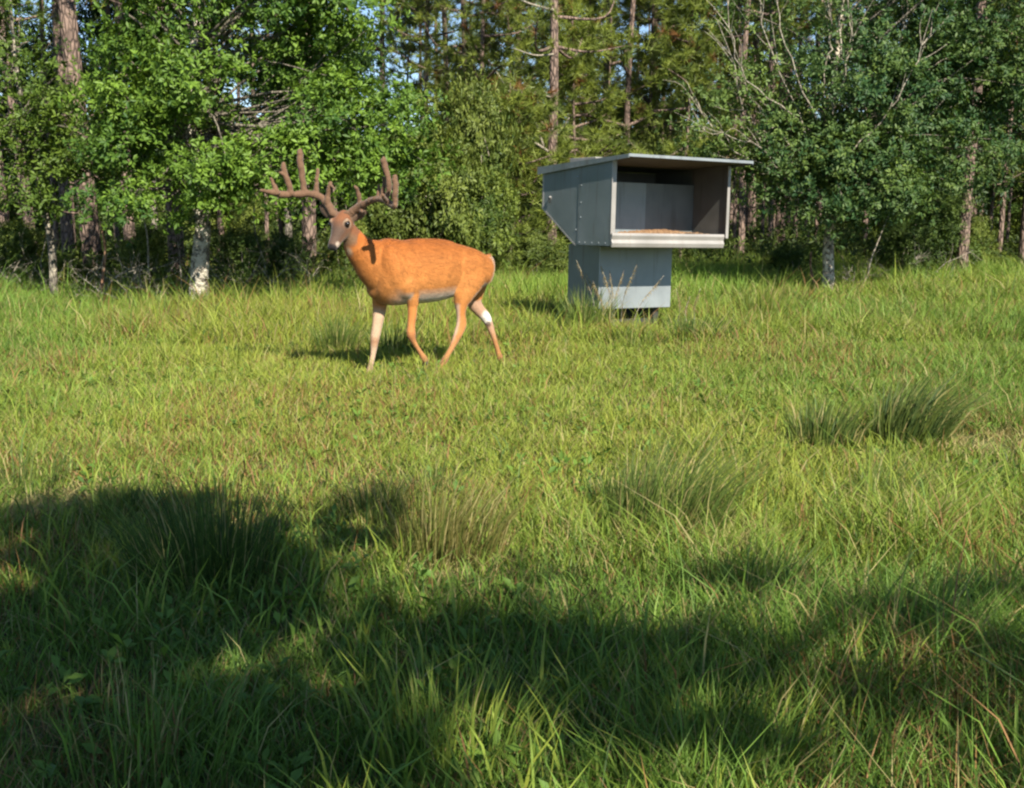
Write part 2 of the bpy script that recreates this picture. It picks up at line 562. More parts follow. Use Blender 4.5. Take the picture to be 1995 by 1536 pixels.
def bare_branches(s, rng, tp):
    """pale leafless branches that fan out of the thin side of the crown"""
    for (px, py, qx, qy) in [(1560, 330, 1385, 60), (1570, 300, 1450, -40), (1580, 240, 1500, -60), (1550, 350, 1330, 170), (1590, 200, 1560, -60), (1560, 380, 1345, 260),
                             (1610, 230, 1612, -90), (1620, 120, 1660, -60), (1650, 300, 1800, 30), (1660, 250, 1740, 20), (1600, 130, 1590, -40), (1540, 300, 1420, 150), (1545, 240, 1395, -20), (1600, 420, 1470, 330)]:
        y = 15.6 + rng.uniform(-.35, .35)
        g = lambda X, Y: np.array([at(X, y) - BR_[0], y - BR_[1], CAM_H + (410 - Y) / (LENS_PX / y)])
        pth = limb_path(rng, g(px, py), g(qx, qy), rng.uniform(-.06, .06), 6)
        pth[1:-1] += rng.normal(size=(len(pth) - 2, 3)) * .022
        s.tube(pth, np.linspace(.0125, .004, len(pth)), seg=5, cap=False)
        for _ in range(7):
            i = rng.integers(4, len(pth) - 1)
            e = pth[i] + (pth[-1] - pth[0]) * rng.uniform(.15, .3) + rng.normal(size=3) * .14
            p2 = limb_path(rng, pth[i], e, .05, 3)
            s.tube(p2, np.linspace(.006, .0025, len(p2)), seg=4, cap=False)


BR_ = B = (at(1615, 16.1), 16.1, 0)
OD, OL = (.03, .078, .026), (.15, .215, .045)
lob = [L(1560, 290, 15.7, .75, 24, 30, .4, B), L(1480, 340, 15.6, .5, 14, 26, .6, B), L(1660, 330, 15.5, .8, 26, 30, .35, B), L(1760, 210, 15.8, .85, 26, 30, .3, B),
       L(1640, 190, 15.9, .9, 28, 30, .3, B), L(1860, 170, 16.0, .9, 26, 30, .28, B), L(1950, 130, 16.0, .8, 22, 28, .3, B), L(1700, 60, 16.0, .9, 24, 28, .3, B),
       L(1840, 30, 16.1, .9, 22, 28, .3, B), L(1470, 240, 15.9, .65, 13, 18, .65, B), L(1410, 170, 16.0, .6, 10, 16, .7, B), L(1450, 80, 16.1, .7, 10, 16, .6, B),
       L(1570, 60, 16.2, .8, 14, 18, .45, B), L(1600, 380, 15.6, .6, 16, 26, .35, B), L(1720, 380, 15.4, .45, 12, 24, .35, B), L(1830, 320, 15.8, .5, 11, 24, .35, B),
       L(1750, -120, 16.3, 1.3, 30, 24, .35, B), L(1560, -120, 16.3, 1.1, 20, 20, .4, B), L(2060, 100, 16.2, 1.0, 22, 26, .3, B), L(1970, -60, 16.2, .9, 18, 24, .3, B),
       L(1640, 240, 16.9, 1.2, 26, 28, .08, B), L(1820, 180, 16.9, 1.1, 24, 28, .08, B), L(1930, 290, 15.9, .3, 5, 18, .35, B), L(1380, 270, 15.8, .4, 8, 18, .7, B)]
broadleaf('oak_tree', 'tree', 'wide dark green oak with bare pale branches, right of the feed bin', B,
          [(0, 0, -.1), (.0, 0, .3), (-.02, 0, .8), (.02, 0, 1.4), (-.05, .05, 2.2), (-.02, .0, 3.2), (.05, 0, 4.6)], .095, lob, M_OAKTAN, 13, leaf=.068, per=8, clump=.17, cd=OD, cl=OL, extra=bare_branches, limb_share=.35, limb_r=.014)

# evergreen oaks in the second row, dark, closing the gaps
for i, (px, y, h, r, br, lab) in enumerate([
        (300, 20.5, 4.9, 1.3, .1, 'dark oak in the shade between pine trunks, behind the white trunked oak'),
        (560, 20.5, 3.9, 1.3, .15, 'dark oak in the second row, behind the antlers of the buck'),
        (1780, 20.5, 5.0, 1.6, .15, 'dark bluish oak in the second row, left of the thick pine trunk'),
        (2010, 21.0, 5.0, 1.5, .2, 'dark oak at the right border of the picture, among thin trunks'),
        (60, 21.5, 4.4, 1.3, .15, 'dark oak at the left border of the picture, behind the pines')]):
    B = (at(px, y), y, 0)
    rg = np.random.default_rng(40 + i)
    lob = [(rg.uniform(-1, 1) * r * .8, rg.uniform(-.6, .6) * r, h * t, r * .62, r * .6, r * .5, 16, 26, br + rg.uniform(-.05, .12)) for t in np.linspace(.36, 1.0, 9)]
    broadleaf('oak_tree', 'tree', lab, B, [(0, 0, -.1), (.03, 0, h * .3), (-.05, 0, h * .6), (.05, 0, h)], .08, lob, M_OAKGREY, 60 + i, leaf=.09, cd=(.02, .05, .014), cl=(.1, .16, .03))

# ------------------------------------------------------------------ shrubs
def shrub_mesh(seed, n=900, per=8, leaf=.042, cd=(.04, .08, .015), cl=(.15, .2, .04), h=1.0, spread=.55, aspect=.36):
    rng = np.random.default_rng(seed)
    lobes = []
    for _ in range(11):
        a, r = rng.uniform(0, 6.28), rng.uniform(0, spread)
        z = h * rng.uniform(.22, .92)
        k = 1 - .45 * z / h
        lobes.append((math.cos(a) * r * k, math.sin(a) * r * k, z, .3 * k + .08, .3 * k + .08, .24, n // 80, 24, rng.uniform(.2, .8)))
    P, D, K, BR = crown_points(rng, lobes, .075)
    v, f, z, col = rosettes(rng, P, D, per, leaf, aspect, cd, cl, BR)
    s = Soup()
    for c in K[::3]:
        pth = limb_path(rng, (rng.uniform(-.06, .06), rng.uniform(-.06, .06), -.05), c, .05, 4)
        s.tube(pth, np.linspace(.012, .003, len(pth)), seg=4, cap=False)
    return np_mesh('foliage', v, f, z, col), s.mesh('stems')


SHRUB = [shrub_mesh(200, 1000, cl=(.19, .24, .04)), shrub_mesh(201, 1000, cl=(.19, .235, .042), cd=(.05, .085, .018)), shrub_mesh(202, 900, cd=(.025, .06, .015), cl=(.11, .16, .03)), shrub_mesh(203, 800, spread=.4, h=1.2, cl=(.2, .24, .045))]
for mf, ms in SHRUB:
    mf.materials.append(M_LEAF)
    ms.materials.append(M_TWIG)


def shrub(kind, px, y, w_, h, label, group=None, rz=None, name='shrub'):
    mf, ms = SHRUB[kind]
    root = empty(name, (at(px, y), y, float(ground_z(at(px, y), y)) - .02), random.uniform(0, 6.28) if rz is None else rz)
    root.scale = (w_, w_, h)
    tag(root, label, 'shrub', group)
    tag(link('foliage', mf, None, root), kind='stuff')
    tag(link('stems', ms, None, root), kind='stuff')
    return root


for a in [(1, 850, 17.2, 1.7, 2.5, 'tall yellow green shrub rising behind the back of the buck'),
          (0, 770, 18.0, 1.5, 2.2, 'bushy green shrub behind the antler at the head of the buck'),
          (0, 945, 17.6, 1.3, 1.7, 'round green shrub behind the rump of the buck'),
          (1, 1045, 17.8, 1.0, .85, 'low yellowish shrub left of the feed bin'),
          (3, 930, 19.0, 1.4, 2.9, 'slender tall shrub between the shrubs behind the buck and the pine with forked branches'),
          (2, 1830, 19.4, 1.25, 1.45, 'dark rounded shrub below the right oak, left of the thick pine trunk'),
          (2, 1780, 19.0, 1.0, .95, 'dark low shrub in the shade of the right oak'),
          (3, 1895, 20.0, .7, 1.0, 'green shrub at the foot of the thick pine trunk'),
          (2, 1540, 17.6, .9, .62, 'dark leafy shrub left of the right oak trunk'),
          (1, 1925, 20.5, .9, .55, 'yellow tinged low shrub in the tall grass under the thin trunks'),
          (3, 290, 15.0, .7, .9, 'sparse green shrub left of the white oak trunk'),
          (2, 470, 15.5, .8, .9, 'dark shrub in the shade right of the white oak trunk'),
          (0, 30, 16.0, .9, 1.0, 'green shrub at the left border of the clearing'),
          (2, 540, 16.5, .8, .8, 'dark shrub left of the sunlit pine trunk behind the deer'),
          (3, 680, 17.0, .8, .95, 'thin shrub behind the neck of the buck'),
          (1, 130, 15.2, .7, .6, 'low leafy shrub in front of the leftmost pine trunks')]:
    shrub(*a)
rg = random.Random(5)
for i in range(46):
    y = rg.uniform(23, 44)
    sx = rg.uniform(-150, 2150)
    if 1400 < sx < 1640 and y < 38: continue
    shrub(rg.randrange(4), sx, y, rg.uniform(1.2, 2.4), rg.uniform(1.2, 3.0), 'leafy shrub of the understory deep among the pine trunks', 'understory shrubs deep in the woods')

# ------------------------------------------------------------------ pines
def tuft_cloud(rng, pos, dirs, n=34, Ln=.2, wd=.011, cd=(.07, .105, .02), cl=(.26, .31, .05)):
    m_ = len(pos)
    O = np.repeat(unit(dirs), n, 0)
    d = unit(O * rng.uniform(.15, 1.0, (m_ * n, 1)) + unit(rng.normal(size=(m_ * n, 3))) * .8 + np.array([0, 0, .12]))
    base = np.repeat(pos, n, 0) - O * rng.uniform(0, .14, (m_ * n, 1))
    side = unit(np.cross(d, unit(rng.normal(size=(m_ * n, 3))))) * wd
    Ls = Ln * rng.uniform(.7, 1.15, (m_ * n, 1))
    v = np.stack([base - side * .5, base + side * .5, base + d * Ls - np.array([0, 0, .03])], 1).reshape(-1, 3)
    t = np.clip(np.repeat(rng.beta(2, 2, m_), n) + rng.normal(size=m_ * n) * .12, 0, 1)[:, None]
    col = np.array(cd) * (1 - t) + np.array(cl) * t
    brown = np.repeat(rng.random(m_) < .05, n)
    col[brown] = np.array([.2, .09, .03])
    return v, np.arange(m_ * n * 3), np.full(m_ * n, 3), np.repeat(col, 3, 0)


def pine_parts(seed, H=14.0, z0=5.0, r=.11, nb=34, reach=1.9, lean=.2, tufts=9, Ln=.22, wd=.016, dead=5, n=34):
    rng = np.random.default_rng(seed)
    zs = np.linspace(-.1, H, 9)
    tp = np.stack([np.cumsum(rng.normal(size=9)) * .035 + lean * zs / H, np.cumsum(rng.normal(size=9)) * .03, zs], 1)
    tp[:, :2] -= tp[0, :2]
    tp = catmull(tp, 3)
    s = Soup()
    rr = r * np.linspace(1, .18, len(tp)) ** .8
    rr[0] *= 1.25
    s.tube(tp, rr, seg=12)
    trunk = s.mesh('trunk')
    s = Soup()
    P, D = [], []
    for k in range(nb):
        f = rng.random()
        z = z0 + (H - z0) * f
        i = np.argmin(abs(tp[:, 2] - z))
        a = rng.uniform(0, 6.28)
        R = reach * (1 - .75 * f) * rng.uniform(.6, 1.15)
        end = tp[i] + np.array([math.cos(a) * R, math.sin(a) * R, R * rng.uniform(.05, .5)])
        pth = limb_path(rng, tp[i], end, -.08, 4)
        s.tube(pth, np.linspace(.02 + .02 * (1 - f), .006, len(pth)), seg=5, cap=False)
        for j in range(tufts):
            q = pth[rng.integers(len(pth) // 3, len(pth))] + rng.normal(size=3) * .22 * np.array([1, 1, .7])
            P.append(q)
            D.append(unit(end - tp[i]) + np.array([0, 0, .5]) + rng.normal(size=3) * .3)
        P.append(end)
        D.append(unit(end - tp[i]) + np.array([0, 0, .4]))
    for k in range(dead):
        z = z0 * rng.uniform(.25, .95)
        i = np.argmin(abs(tp[:, 2] - z))
        a = rng.uniform(0, 6.28)
        R = rng.uniform(.3, 1.1)
        pth = limb_path(rng, tp[i], tp[i] + np.array([math.cos(a) * R, math.sin(a) * R, R * rng.uniform(-.1, .5)]), -.05, 3)
        s.tube(pth, np.linspace(.014, .005, len(pth)), seg=4, cap=False)
    limbs = s.mesh('limbs')
    v, f, z_, col = tuft_cloud(rng, np.array(P), np.array(D), n, Ln, wd)
    crown = np_mesh('crown', v, f, z_, col)
    trunk.materials.append(M_PINE)
    limbs.materials.append(M_PINE)
    crown.materials.append(M_NEEDLE)
    for me in (trunk, limbs): me.polygons.foreach_set('use_smooth', np.ones(len(me.polygons), bool))
    return trunk, limbs, crown


def pine(parts, x, y, label, group=None, rz=None, sc_=1.0, rxy=1.0):
    root = empty('pine_tree', (x, y, 0), random.uniform(0, 6.28) if rz is None else rz)
    root.scale = (sc_ * rxy, sc_ * rxy, sc_)
    tag(root, label, 'pine tree', group)
    for nm, me in zip(('trunk', 'limbs', 'crown'), parts): tag(link(nm, me, None, root), kind=None if nm == 'trunk' else 'stuff')
    return root


for px, y, r, z0, H, reach, lean, seed, lab in [
        (72, 17.5, .085, 3.6, 12, 1.4, -.4, 301, 'leaning grey pine trunk, second from the left border'),
        (12, 18.0, .10, 4.5, 13, 1.5, 0, 302, 'pine trunk cut by the left border of the picture'),
        (185, 16.6, .145, 4.8, 15, 1.8, -.5, 303, 'thickest pine on the left, rough trunk between the young oak and the big oak'),
        (135, 19.0, .12, 4.4, 14, 1.6, .2, 304, 'shaded pine trunk just left of the thickest left pine'),
        (257, 18.6, .10, 4.2, 14, 1.6, .0, 305, 'pine trunk hidden halfway by the big oak crown, left of the white trunk'),
        (345, 16.3, .12, 4.8, 13, 1.5, .1, 306, 'dark pine trunk standing right behind the white oak trunk'),
        (602, 17.6, .115, 4.6, 14, 1.7, .0, 307, 'sunlit grey pine trunk directly behind the antlered head'),
        (1875, 19.2, .10, 4.4, 13, 1.8, .1, 310, 'thick straight pine trunk right of the wide dark oak'),
        (1992, 19.5, .09, 4.0, 13, 1.6, .0, 311, 'dark pine trunk cut by the right border'),
        (1175, 25.5, .095, 3.0, 13, 1.8, .1, 314, 'pine with needle clumps seen above the middle of the bin roof'),
        (1218, 24.5, .075, 2.6, 12, 1.7, .1, 315, 'slim pale pine above the front edge of the bin roof'),
        (945, 26.0, .06, 3.6, 12, 1.4, .0, 316, 'thin pine left of the pine with forked branches'),
        (1258, 27.0, .05, 2.6, 11, 1.4, .0, 317, 'thinnest pine pole over the bin roof, right of the slim pale pine'),
        (835, 29, .07, 4.5, 13, 1.5, .0, 318, 'thin pine against the sky gap, left one of the pair'),
        (873, 31, .09, 5.0, 14, 1.5, .0, 319, 'dark pine against the sky gap, right one of the pair'),
        (745, 30, .09, 5.0, 14, 1.6, .0, 320, 'pine in the sky gap beside the oak crown')]:
    pine(pine_parts(seed, H, z0, r, 34, reach, lean), at(px, y), y, lab, rz=0)

# the pine whose dead branches fork over the feed bin
tr, li, cr = pine_parts(312, 13, 3.6, .105, 34, 1.9, 0, dead=0)
root = pine((tr, li, cr), at(1076, 22.5), 22.5, 'pine with bare forked dead branches, left above the feed bin', rz=0)
s = Soup()
rgn = np.random.default_rng(9)
g = lambda X, Y, dy=0: np.array([at(X, 22.5) - at(1076, 22.5), dy, CAM_H + (410 - Y) / (LENS_PX / 22.5)])
for pts, r0 in [([(1076, 265), (1040, 235), (1003, 205), (968, 155)], .036), ([(1076, 305), (1035, 280), (990, 262), (953, 228)], .03), ([(1058, 290), (1046, 255), (1034, 225), (1033, 215)], .026),
                ([(1078, 275), (1095, 255), (1106, 238)], .03), ([(1076, 40), (1030, 30), (985, 12)], .03), ([(1076, 120), (1040, 123), (1000, 112)], .024), ([(1076, 200), (1040, 190)], .02), ([(1003, 205), (1000, 175), (1006, 160)], .014)]:
    c = catmull(np.array([g(a, b_, -.3 * i * .4) for i, (a, b_) in enumerate(pts)]), 4)
    s.tube(c, np.linspace(r0, r0 * .35, len(c)), seg=6)
tag(s.build('dead_limbs', M_TWIG, root), kind='stuff')

# young pines with needles down low
for i, (px, y, H, lab) in enumerate([
        (990, 21.0, 3.3, 'young pine behind the rump with one bright needle plume'),
        (1110, 24.0, 5.4, 'young bright green pine above the left end of the bin roof'),
        (1150, 26.0, 6.6, 'young pine filling the gap over the middle of the bin roof'),
        (1320, 23.5, 6.0, 'young yellow green pine over the right end of the bin roof'),
        (1000, 27.0, 7.0, 'young pine behind the forked dead branches'),
        (1255, 29.0, 7.2, 'young pine farther back, between the poles over the bin'),
        (1390, 27.0, 7.5, 'young pine between the bin roof and the wide dark oak'),
        (900, 33.0, 6.0, 'young pine far back under the sky gap'),
        (800, 31.0, 7.6, 'young pine closing the lower part of the sky gap beside the oak crown'),
        (862, 27.5, 5.2, 'young pine under the pair of thin pines in the sky gap'),
        (1890, 26.0, 7.0, 'young pine behind the thick straight pine trunk'),
        (1980, 28.0, 7.5, 'young pine at the upper right corner of the picture')]):
    pine(pine_parts(330 + i, H, H * .22, .045, 42, 1.35, .1, tufts=11, Ln=.22, wd=.014, dead=2, n=40), at(px, y), y, lab, rz=0)

POOL = [pine_parts(350, 13, 4.2, .10, 34, 1.8, .2), pine_parts(351, 12, 3.0, .085, 38, 1.7, -.2), pine_parts(352, 14, 5.2, .11, 32, 2.0, .1), pine_parts(353, 9, 1.8, .07, 44, 1.7, .0)]
rg = random.Random(21)
for i in range(64):
    y = rg.uniform(27, 58)
    px = rg.uniform(-180, 2180)
    if 650 < px < 900 and rg.random() < .5: continue
    pine(POOL[rg.choice([0, 0, 1, 2, 3])], at(px, y), y, 'slender pine standing deep in the woods behind the clearing', 'slender pines deep in the woods', sc_=rg.uniform(.8, 1.1))
# bare poles in the dark gap right of the bin
for i, (px, y, r) in enumerate([(1427, 24, .05), (1443, 23, .075), (1483, 25, .045), (1502, 23.5, .06), (1524, 27, .06), (1547, 26, .06), (1572, 24.5, .065), (1460, 30, .07), (1590, 28, .05),
                                (1932, 21.5, .035), (1946, 20.5, .05), (1962, 23, .035), (1910, 26, .05), (1800, 27, .06), (1685, 26, .06)]):
    lab = ['sunlit pine pole in the dark gap right of the feed bin', 'thin bare pole under the branches at the right border'][i > 8]
    pine(pine_parts(370 + i, 11, 5.0, r, 22, 1.3, .05 * (i % 3 - 1), dead=6), at(px, y), y, lab, ['pine poles in the gap right of the bin', 'thin poles near the right border'][i > 8], rz=0)

for i, (px, y, r, lab) in enumerate([
        (522, 19.0, .035, 'thin dark trunk under the outer tines of the far antler'),
        (548, 21.0, .05, 'shaded trunk just left of the sunlit pine behind the buck'),
        (655, 20.0, .04, 'thin trunk behind the face of the buck'),
        (232, 19.5, .05, 'shaded trunk left of the thin leaning grey stem'),
        (108, 20.0, .05, 'shaded trunk between the two grey pines at the left border'),
        (430, 20.5, .06, 'shaded trunk just right of the white oak trunk')]):
    pine(pine_parts(390 + i, 11, 5.0, r, 20, 1.2, .08 * (i % 3 - 1), dead=7), at(px, y), y, lab, rz=0)

# ------------------------------------------------------------------ far woods and undergrowth
def far_woods():
    rng = np.random.default_rng(77)
    lobes = []
    for x in np.arange(-44, 45, 2.0):
        for k in range(8):
            yy = rng.uniform(60, 74)
            top = 6.5 + 5.0 * float(vnoise(x, 0, 6, 5)) - (3.0 if -9 < x < -2 else 0)
            lobes.append((x + rng.uniform(-1, 1), yy, rng.uniform(.4, 1) * top * (k + 1) / 8, 1.4, 1.4, 1.0, 9, 13, rng.uniform(.1, .6)))
    P, D, K, BR = crown_points(rng, lobes, .5)
    v, f, z, col = rosettes(rng, P, D, 6, .4, .5, (.03, .06, .02), (.13, .17, .04), BR)
    tag(link('distant_woods', np_mesh('distant_woods', v, f, z, col), M_LEAF), 'dark mass of trees closing the view far behind the pines', 'woods', None, 'stuff')


far_woods()


def undergrowth():
    rng = np.random.default_rng(78)
    n = 5200
    y = rng.uniform(14.5, 40, n)
    px = rng.uniform(-250, 2250, n)
    edge = np.interp(px, [-300, 350, 700, 1000, 1300, 1600, 2300], [14.6, 14.8, 16.5, 19.5, 20.5, 18.5, 20.0])
    keep = y > edge + rng.uniform(0, 1.5, n)
    y, px = y[keep], px[keep]
    x = (px - 997.5) / LENS_PX * y
    hh = rng.uniform(.05, .55, len(x)) * np.interp(y, [14, 25, 40], [1, 1.4, 1.8])
    P = np.repeat(np.stack([x, y, hh], 1), 5, 0) + rng.normal(size=(len(x) * 5, 3)) * np.array([.16, .16, .12])
    P[:, 2] = np.abs(P[:, 2])
    D = rng.normal(size=P.shape) * .5 + np.array([0, -.2, .8])
    v, f, z, col = rosettes(rng, P, D, 6, .12, .3, (.03, .055, .013), (.12, .16, .03))
    tag(link('undergrowth', np_mesh('undergrowth', v, f, z, col), M_LEAF), 'tangled low brush covering the woodland floor', 'undergrowth', None, 'stuff')


undergrowth()

# ------------------------------------------------------------------ dead wood at the edge of the woods
def dead_branching(seed, n_main, Lm, r0, spread, up=.6, levels=3):
    rng = np.random.default_rng(seed)
    s = Soup()

    def grow(p, d, ln, r, lv):
        pts = [p]
        for k in range(3):
            d = unit(d + rng.normal(size=3) * .22 - np.array([0, 0, .04]))
            pts.append(pts[-1] + d * ln / 3)
        c = catmull(np.array(pts), 3)
        s.tube(c, np.linspace(r, r * .5, len(c)), seg=5, cap=lv == 0)
        if lv > 0:
            for k in range(rng.integers(2, 4)):
                q = c[rng.integers(3, len(c))]
                grow(q, unit(d + rng.normal(size=3) * .75), ln * rng.uniform(.45, .75), r * .5, lv - 1)
    for k in range(n_main):
        a = rng.uniform(0, 6.28)
        grow(np.array([rng.normal() * .04, rng.normal() * .04, -.03]), unit(np.array([math.cos(a) * spread, math.sin(a) * spread, up])), Lm * rng.uniform(.7, 1.1), r0, levels)
    return s


for px, y, seed, n, Lm, r0, spread, up, lab in [
        (255, 13.9, 501, 5, .55, .013, .8, .5, 'pale dead shrub with a tangle of twigs left of the white oak trunk'),
        (330, 14.4, 502, 4, .7, .012, .7, .6, 'grey leafless brush leaning against the dark trunk behind the white oak'),
        (130, 15.0, 503, 4, .8, .012, .8, .7, 'grey leafless brush below the young oak near the left border'),
        (480, 14.6, 504, 4, .65, .011, .8, .6, 'thin leafless brush in the shade right of the white oak trunk'),
        (1665, 16.6, 505, 5, .42, .010, .35, .8, 'pale dead branch fan standing in the grass right of the oak trunk'),
        (440, 15.2, 508, 6, .8, .010, .7, .8, 'fine tangle of grey twigs right of the white oak trunk'),
          (560, 16.0, 509, 6, .8, .010, .7, .8, 'fine brownish twigs between the white trunk and the sunlit pine behind the buck'),
          (505, 14.9, 510, 5, .6, .009, .9, .6, 'low brittle twigs in front of the shaded shrub under the left antler'),
          (190, 14.3, 511, 5, .7, .010, .9, .6, 'low brittle twigs at the foot of the thickest left pine'),
          (50, 14.6, 512, 5, .7, .010, .8, .7, 'brittle twigs beside the trunk at the left border'),
          (1760, 18.4, 506, 4, .8, .013, .8, .6, 'grey leafless brush under the wide dark oak'),
        (660, 16.8, 507, 4, .7, .011, .6, .7, 'leafless brush behind the chest of the buck')]:
    o = dead_branching(seed, n, Lm, r0, spread, up).build('dead_brush', M_TWIG)
    o.location = (at(px, y), y, 0)
    tag(o, lab, 'dead brush')


def pole(name, px0, py0, px1, py1, y, r, mat, label, cat, wig=.02):
    rng = np.random.default_rng(int(px0 * 7 + py0))
    a = np.array([at(px0, y), y, CAM_H + (410 - py0) / (LENS_PX / y)])
    b_ = np.array([at(px1, y), y + rng.uniform(-.1, .3), CAM_H + (410 - py1) / (LENS_PX / y)])
    a[2] = min(a[2], .0) - .03
    c = catmull(np.array([a, a * .66 + b_ * .34 + rng.normal(size=3) * wig, a * .33 + b_ * .67 + rng.normal(size=3) * wig, b_]), 4)
    s = Soup()
    s.tube(c - np.array([a[0], a[1], 0]), np.linspace(r, r * .6, len(c)), seg=7)
    o = s.build(name, mat)
    o.location = (a[0], a[1], 0)
    tag(o, label, cat)


pole('dead_sapling', 194, 590, 205, 430, 14.2, .022, M_REDSTICK, 'straight sunlit dead stem in front of the thickest left pine', 'dead sapling')
pole('dead_sapling', 1589, 580, 1585, 490, 16.3, .022, M_REDSTICK, 'broken reddish stem just left of the right oak trunk', 'dead sapling', .01)
pole('dead_sapling', 300, 600, 262, 395, 14.6, .015, M_TWIG, 'thin leaning grey stem left of the white oak trunk', 'dead sapling', .04)
pole('dead_sapling', 505, 590, 500, 380, 15.6, .014, M_TWIG, 'thin upright grey stem in the shade under the antlers', 'dead sapling', .04)
pole('dead_sapling', 1690, 540, 1725, 415, 17.6, .014, M_TWIG, 'thin slanting grey stem under the crown of the wide dark oak', 'dead sapling', .03)

# ------------------------------------------------------------------ the oak behind the camera whose shade falls on the near grass
def view_ray(px, py):
    cp, sp = math.cos(PITCH), math.sin(PITCH)
    a, b_ = (px - 997.5) / LENS_PX, (py - 768) / LENS_PX
    return np.array([a, cp - b_ * sp, -sp - b_ * cp])


def on_ground(px, py, z=0.0):
    d = view_ray(px, py)
    return np.array([0, 0, CAM_H]) + d * (z - CAM_H) / d[2]


S_ = np.array(TO_SUN)
B = (0.12, -0.62, 0)
rg = np.random.default_rng(31)
lob = []
for (px, py, r, br) in [(40, 1015, .26, 1), (150, 990, .2, 1), (250, 985, .2, 1), (390, 1000, .2, 1), (320, 1075, .24, 1), (450, 1075, .24, 1), (460, 1140, .2, 1), (250, 1150, .24, 1), (90, 1120, .28, 1),
                        (50, 1230, .28, 1), (170, 1300, .28, 1), (60, 1400, .25, 1), (250, 1420, .22, 1), (400, 1460, .22, .8), (560, 1460, .2, .7), (200, 1220, .2, 1), (600, 1000, .14, .5), (690, 1035, .16, .7), (700, 955, .12, .4), (560, 1060, .12, .6),
                        (740, 1240, .14, .9), (830, 1270, .14, .9), (960, 1240, .14, .9), (1090, 1260, .14, .9), (1000, 1330, .13, .8), (1200, 1290, .13, .8), (720, 1400, .12, .6), (1130, 1370, .12, .7), (1320, 1280, .11, .6),
                        (560, 1400, .12, .6), (1480, 1330, .11, .55), (1600, 1230, .10, .4), (1760, 1300, .12, .5), (1900, 1200, .12, .45), (1680, 1400, .11, .5), (1060, 1130, .10, .35), (1420, 1110, .09, .3), (1180, 1450, .12, .6), (760, 1490, .14, .7), (450, 1420, .14, .8), (640, 1450, .13, .8), (500, 1500, .15, .8), (150, 1500, .25, 1), (1560, 1470, .12, .6), (1850, 1440, .12, .6), (1950, 1340, .1, .5)]:
    h = rg.uniform(2.9, 4.6)
    q = on_ground(px, py + (38 if py < 1180 else 0)) + S_ * h / S_[2]
    big = (py < 1250 and px < 500) or px < 330
    r = r * (1 if big else .8)
    lob.append((q[0] - B[0], q[1] - B[1], q[2], r, r, r, 5 if big else 3, int((13 if big else 9 if px < 1250 else 7) * br) + 2, .5))
broadleaf('oak_tree', 'tree', 'oak standing behind the camera, its crown shading the near grass', B,
          [(0, 0, -.1), (.02, 0, .6), (.0, -.03, 1.6), (.1, -.1, 2.6), (.1, -.1, 3.4), (.15, .1, 4.6)], .17, lob, M_OAKGREY, 90, leaf=.1, clump=.085, limb_r=.012, limb_share=.25, z_min=2.4)

# ------------------------------------------------------------------ feed bin on its stand
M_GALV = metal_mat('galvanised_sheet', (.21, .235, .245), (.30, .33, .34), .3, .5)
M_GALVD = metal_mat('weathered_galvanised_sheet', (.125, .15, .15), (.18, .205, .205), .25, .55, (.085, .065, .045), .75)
M_INNER = metal_mat('shaded_inner_sheet', (.085, .085, .08), (.13, .13, .12), .15, .6, (.05, .042, .035), .6)  # shade inside the bin put into the base colour; stain streaks on top
M_BACK = metal_mat('scuffed_back_sheet', (.17, .205, .215), (.25, .29, .30), .2, .5, (.06, .06, .055), .7)
M_BACK2 = metal_mat('dull_back_sheet', (.105, .12, .12), (.165, .185, .185), .2, .55, (.05, .045, .04), .6)
M_RIM = metal_mat('bright_rim_metal', (.25, .235, .215), (.34, .32, .295), .2, .5, (.24, .19, .15), .5)
M_DARKM = plain_mat('dark_stand_metal', (.045, .045, .04), .7)
PSI, ROLL = 0.568, 0.022
fc, fs = math.cos(PSI), math.sin(PSI)
BIN = empty('feed_bin', (0.901 + .65 * fc - .7 * fs, 10.74 + .65 * fs + .7 * fc, 0), PSI)
BIN.rotation_euler = (0, ROLL, PSI)
tag(BIN, 'grey sheet metal deer feed bin with an open trough under a flat roof', 'feeder')
W_, ZT, ZB, DD, ZTB, ZK, DK = 1.445, 1.656, .856, 1.134, 1.598, 1.217, .547


def bu(v): return [(a - .7, b_) for a, b_ in v]


def bbox(s, u0, v0, z0, u1, v1, z1): s.box((u0 - .65, v0 - .7, z0), (u1 - .65, v1 - .7, z1))


top_at = lambda v: ZT + (ZTB - ZT) * v / DD
s = Soup(); s.prism(bu([(0, ZB), (.52, ZB), (.52, top_at(.52)), (0, ZT)]), -.65 - .014, -.65); s.build('front_side_panel', M_GALVD, BIN, False, .003)
s = Soup(); s.prism(bu([(.50, ZB), (DK, ZB), (DD, ZK), (DD, ZTB), (.50, top_at(.50))]), -.65 - .010, -.65 + .002); s.build('rear_side_panel', M_GALVD, BIN, False, .003)
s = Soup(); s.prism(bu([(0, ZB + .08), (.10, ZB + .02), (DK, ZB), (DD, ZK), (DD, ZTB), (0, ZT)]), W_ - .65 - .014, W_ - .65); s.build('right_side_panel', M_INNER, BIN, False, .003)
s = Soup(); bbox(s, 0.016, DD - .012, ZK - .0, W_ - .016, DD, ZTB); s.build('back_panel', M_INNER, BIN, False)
s = Soup(); s.prism(bu([(DK, ZB), (DK + .012, ZB - .002), (DD, ZK - .004), (DD - .012, ZK)]), -.65 + .016, W_ - .65 - .016); s.build('sloping_hopper_floor', M_GALVD, BIN, False)
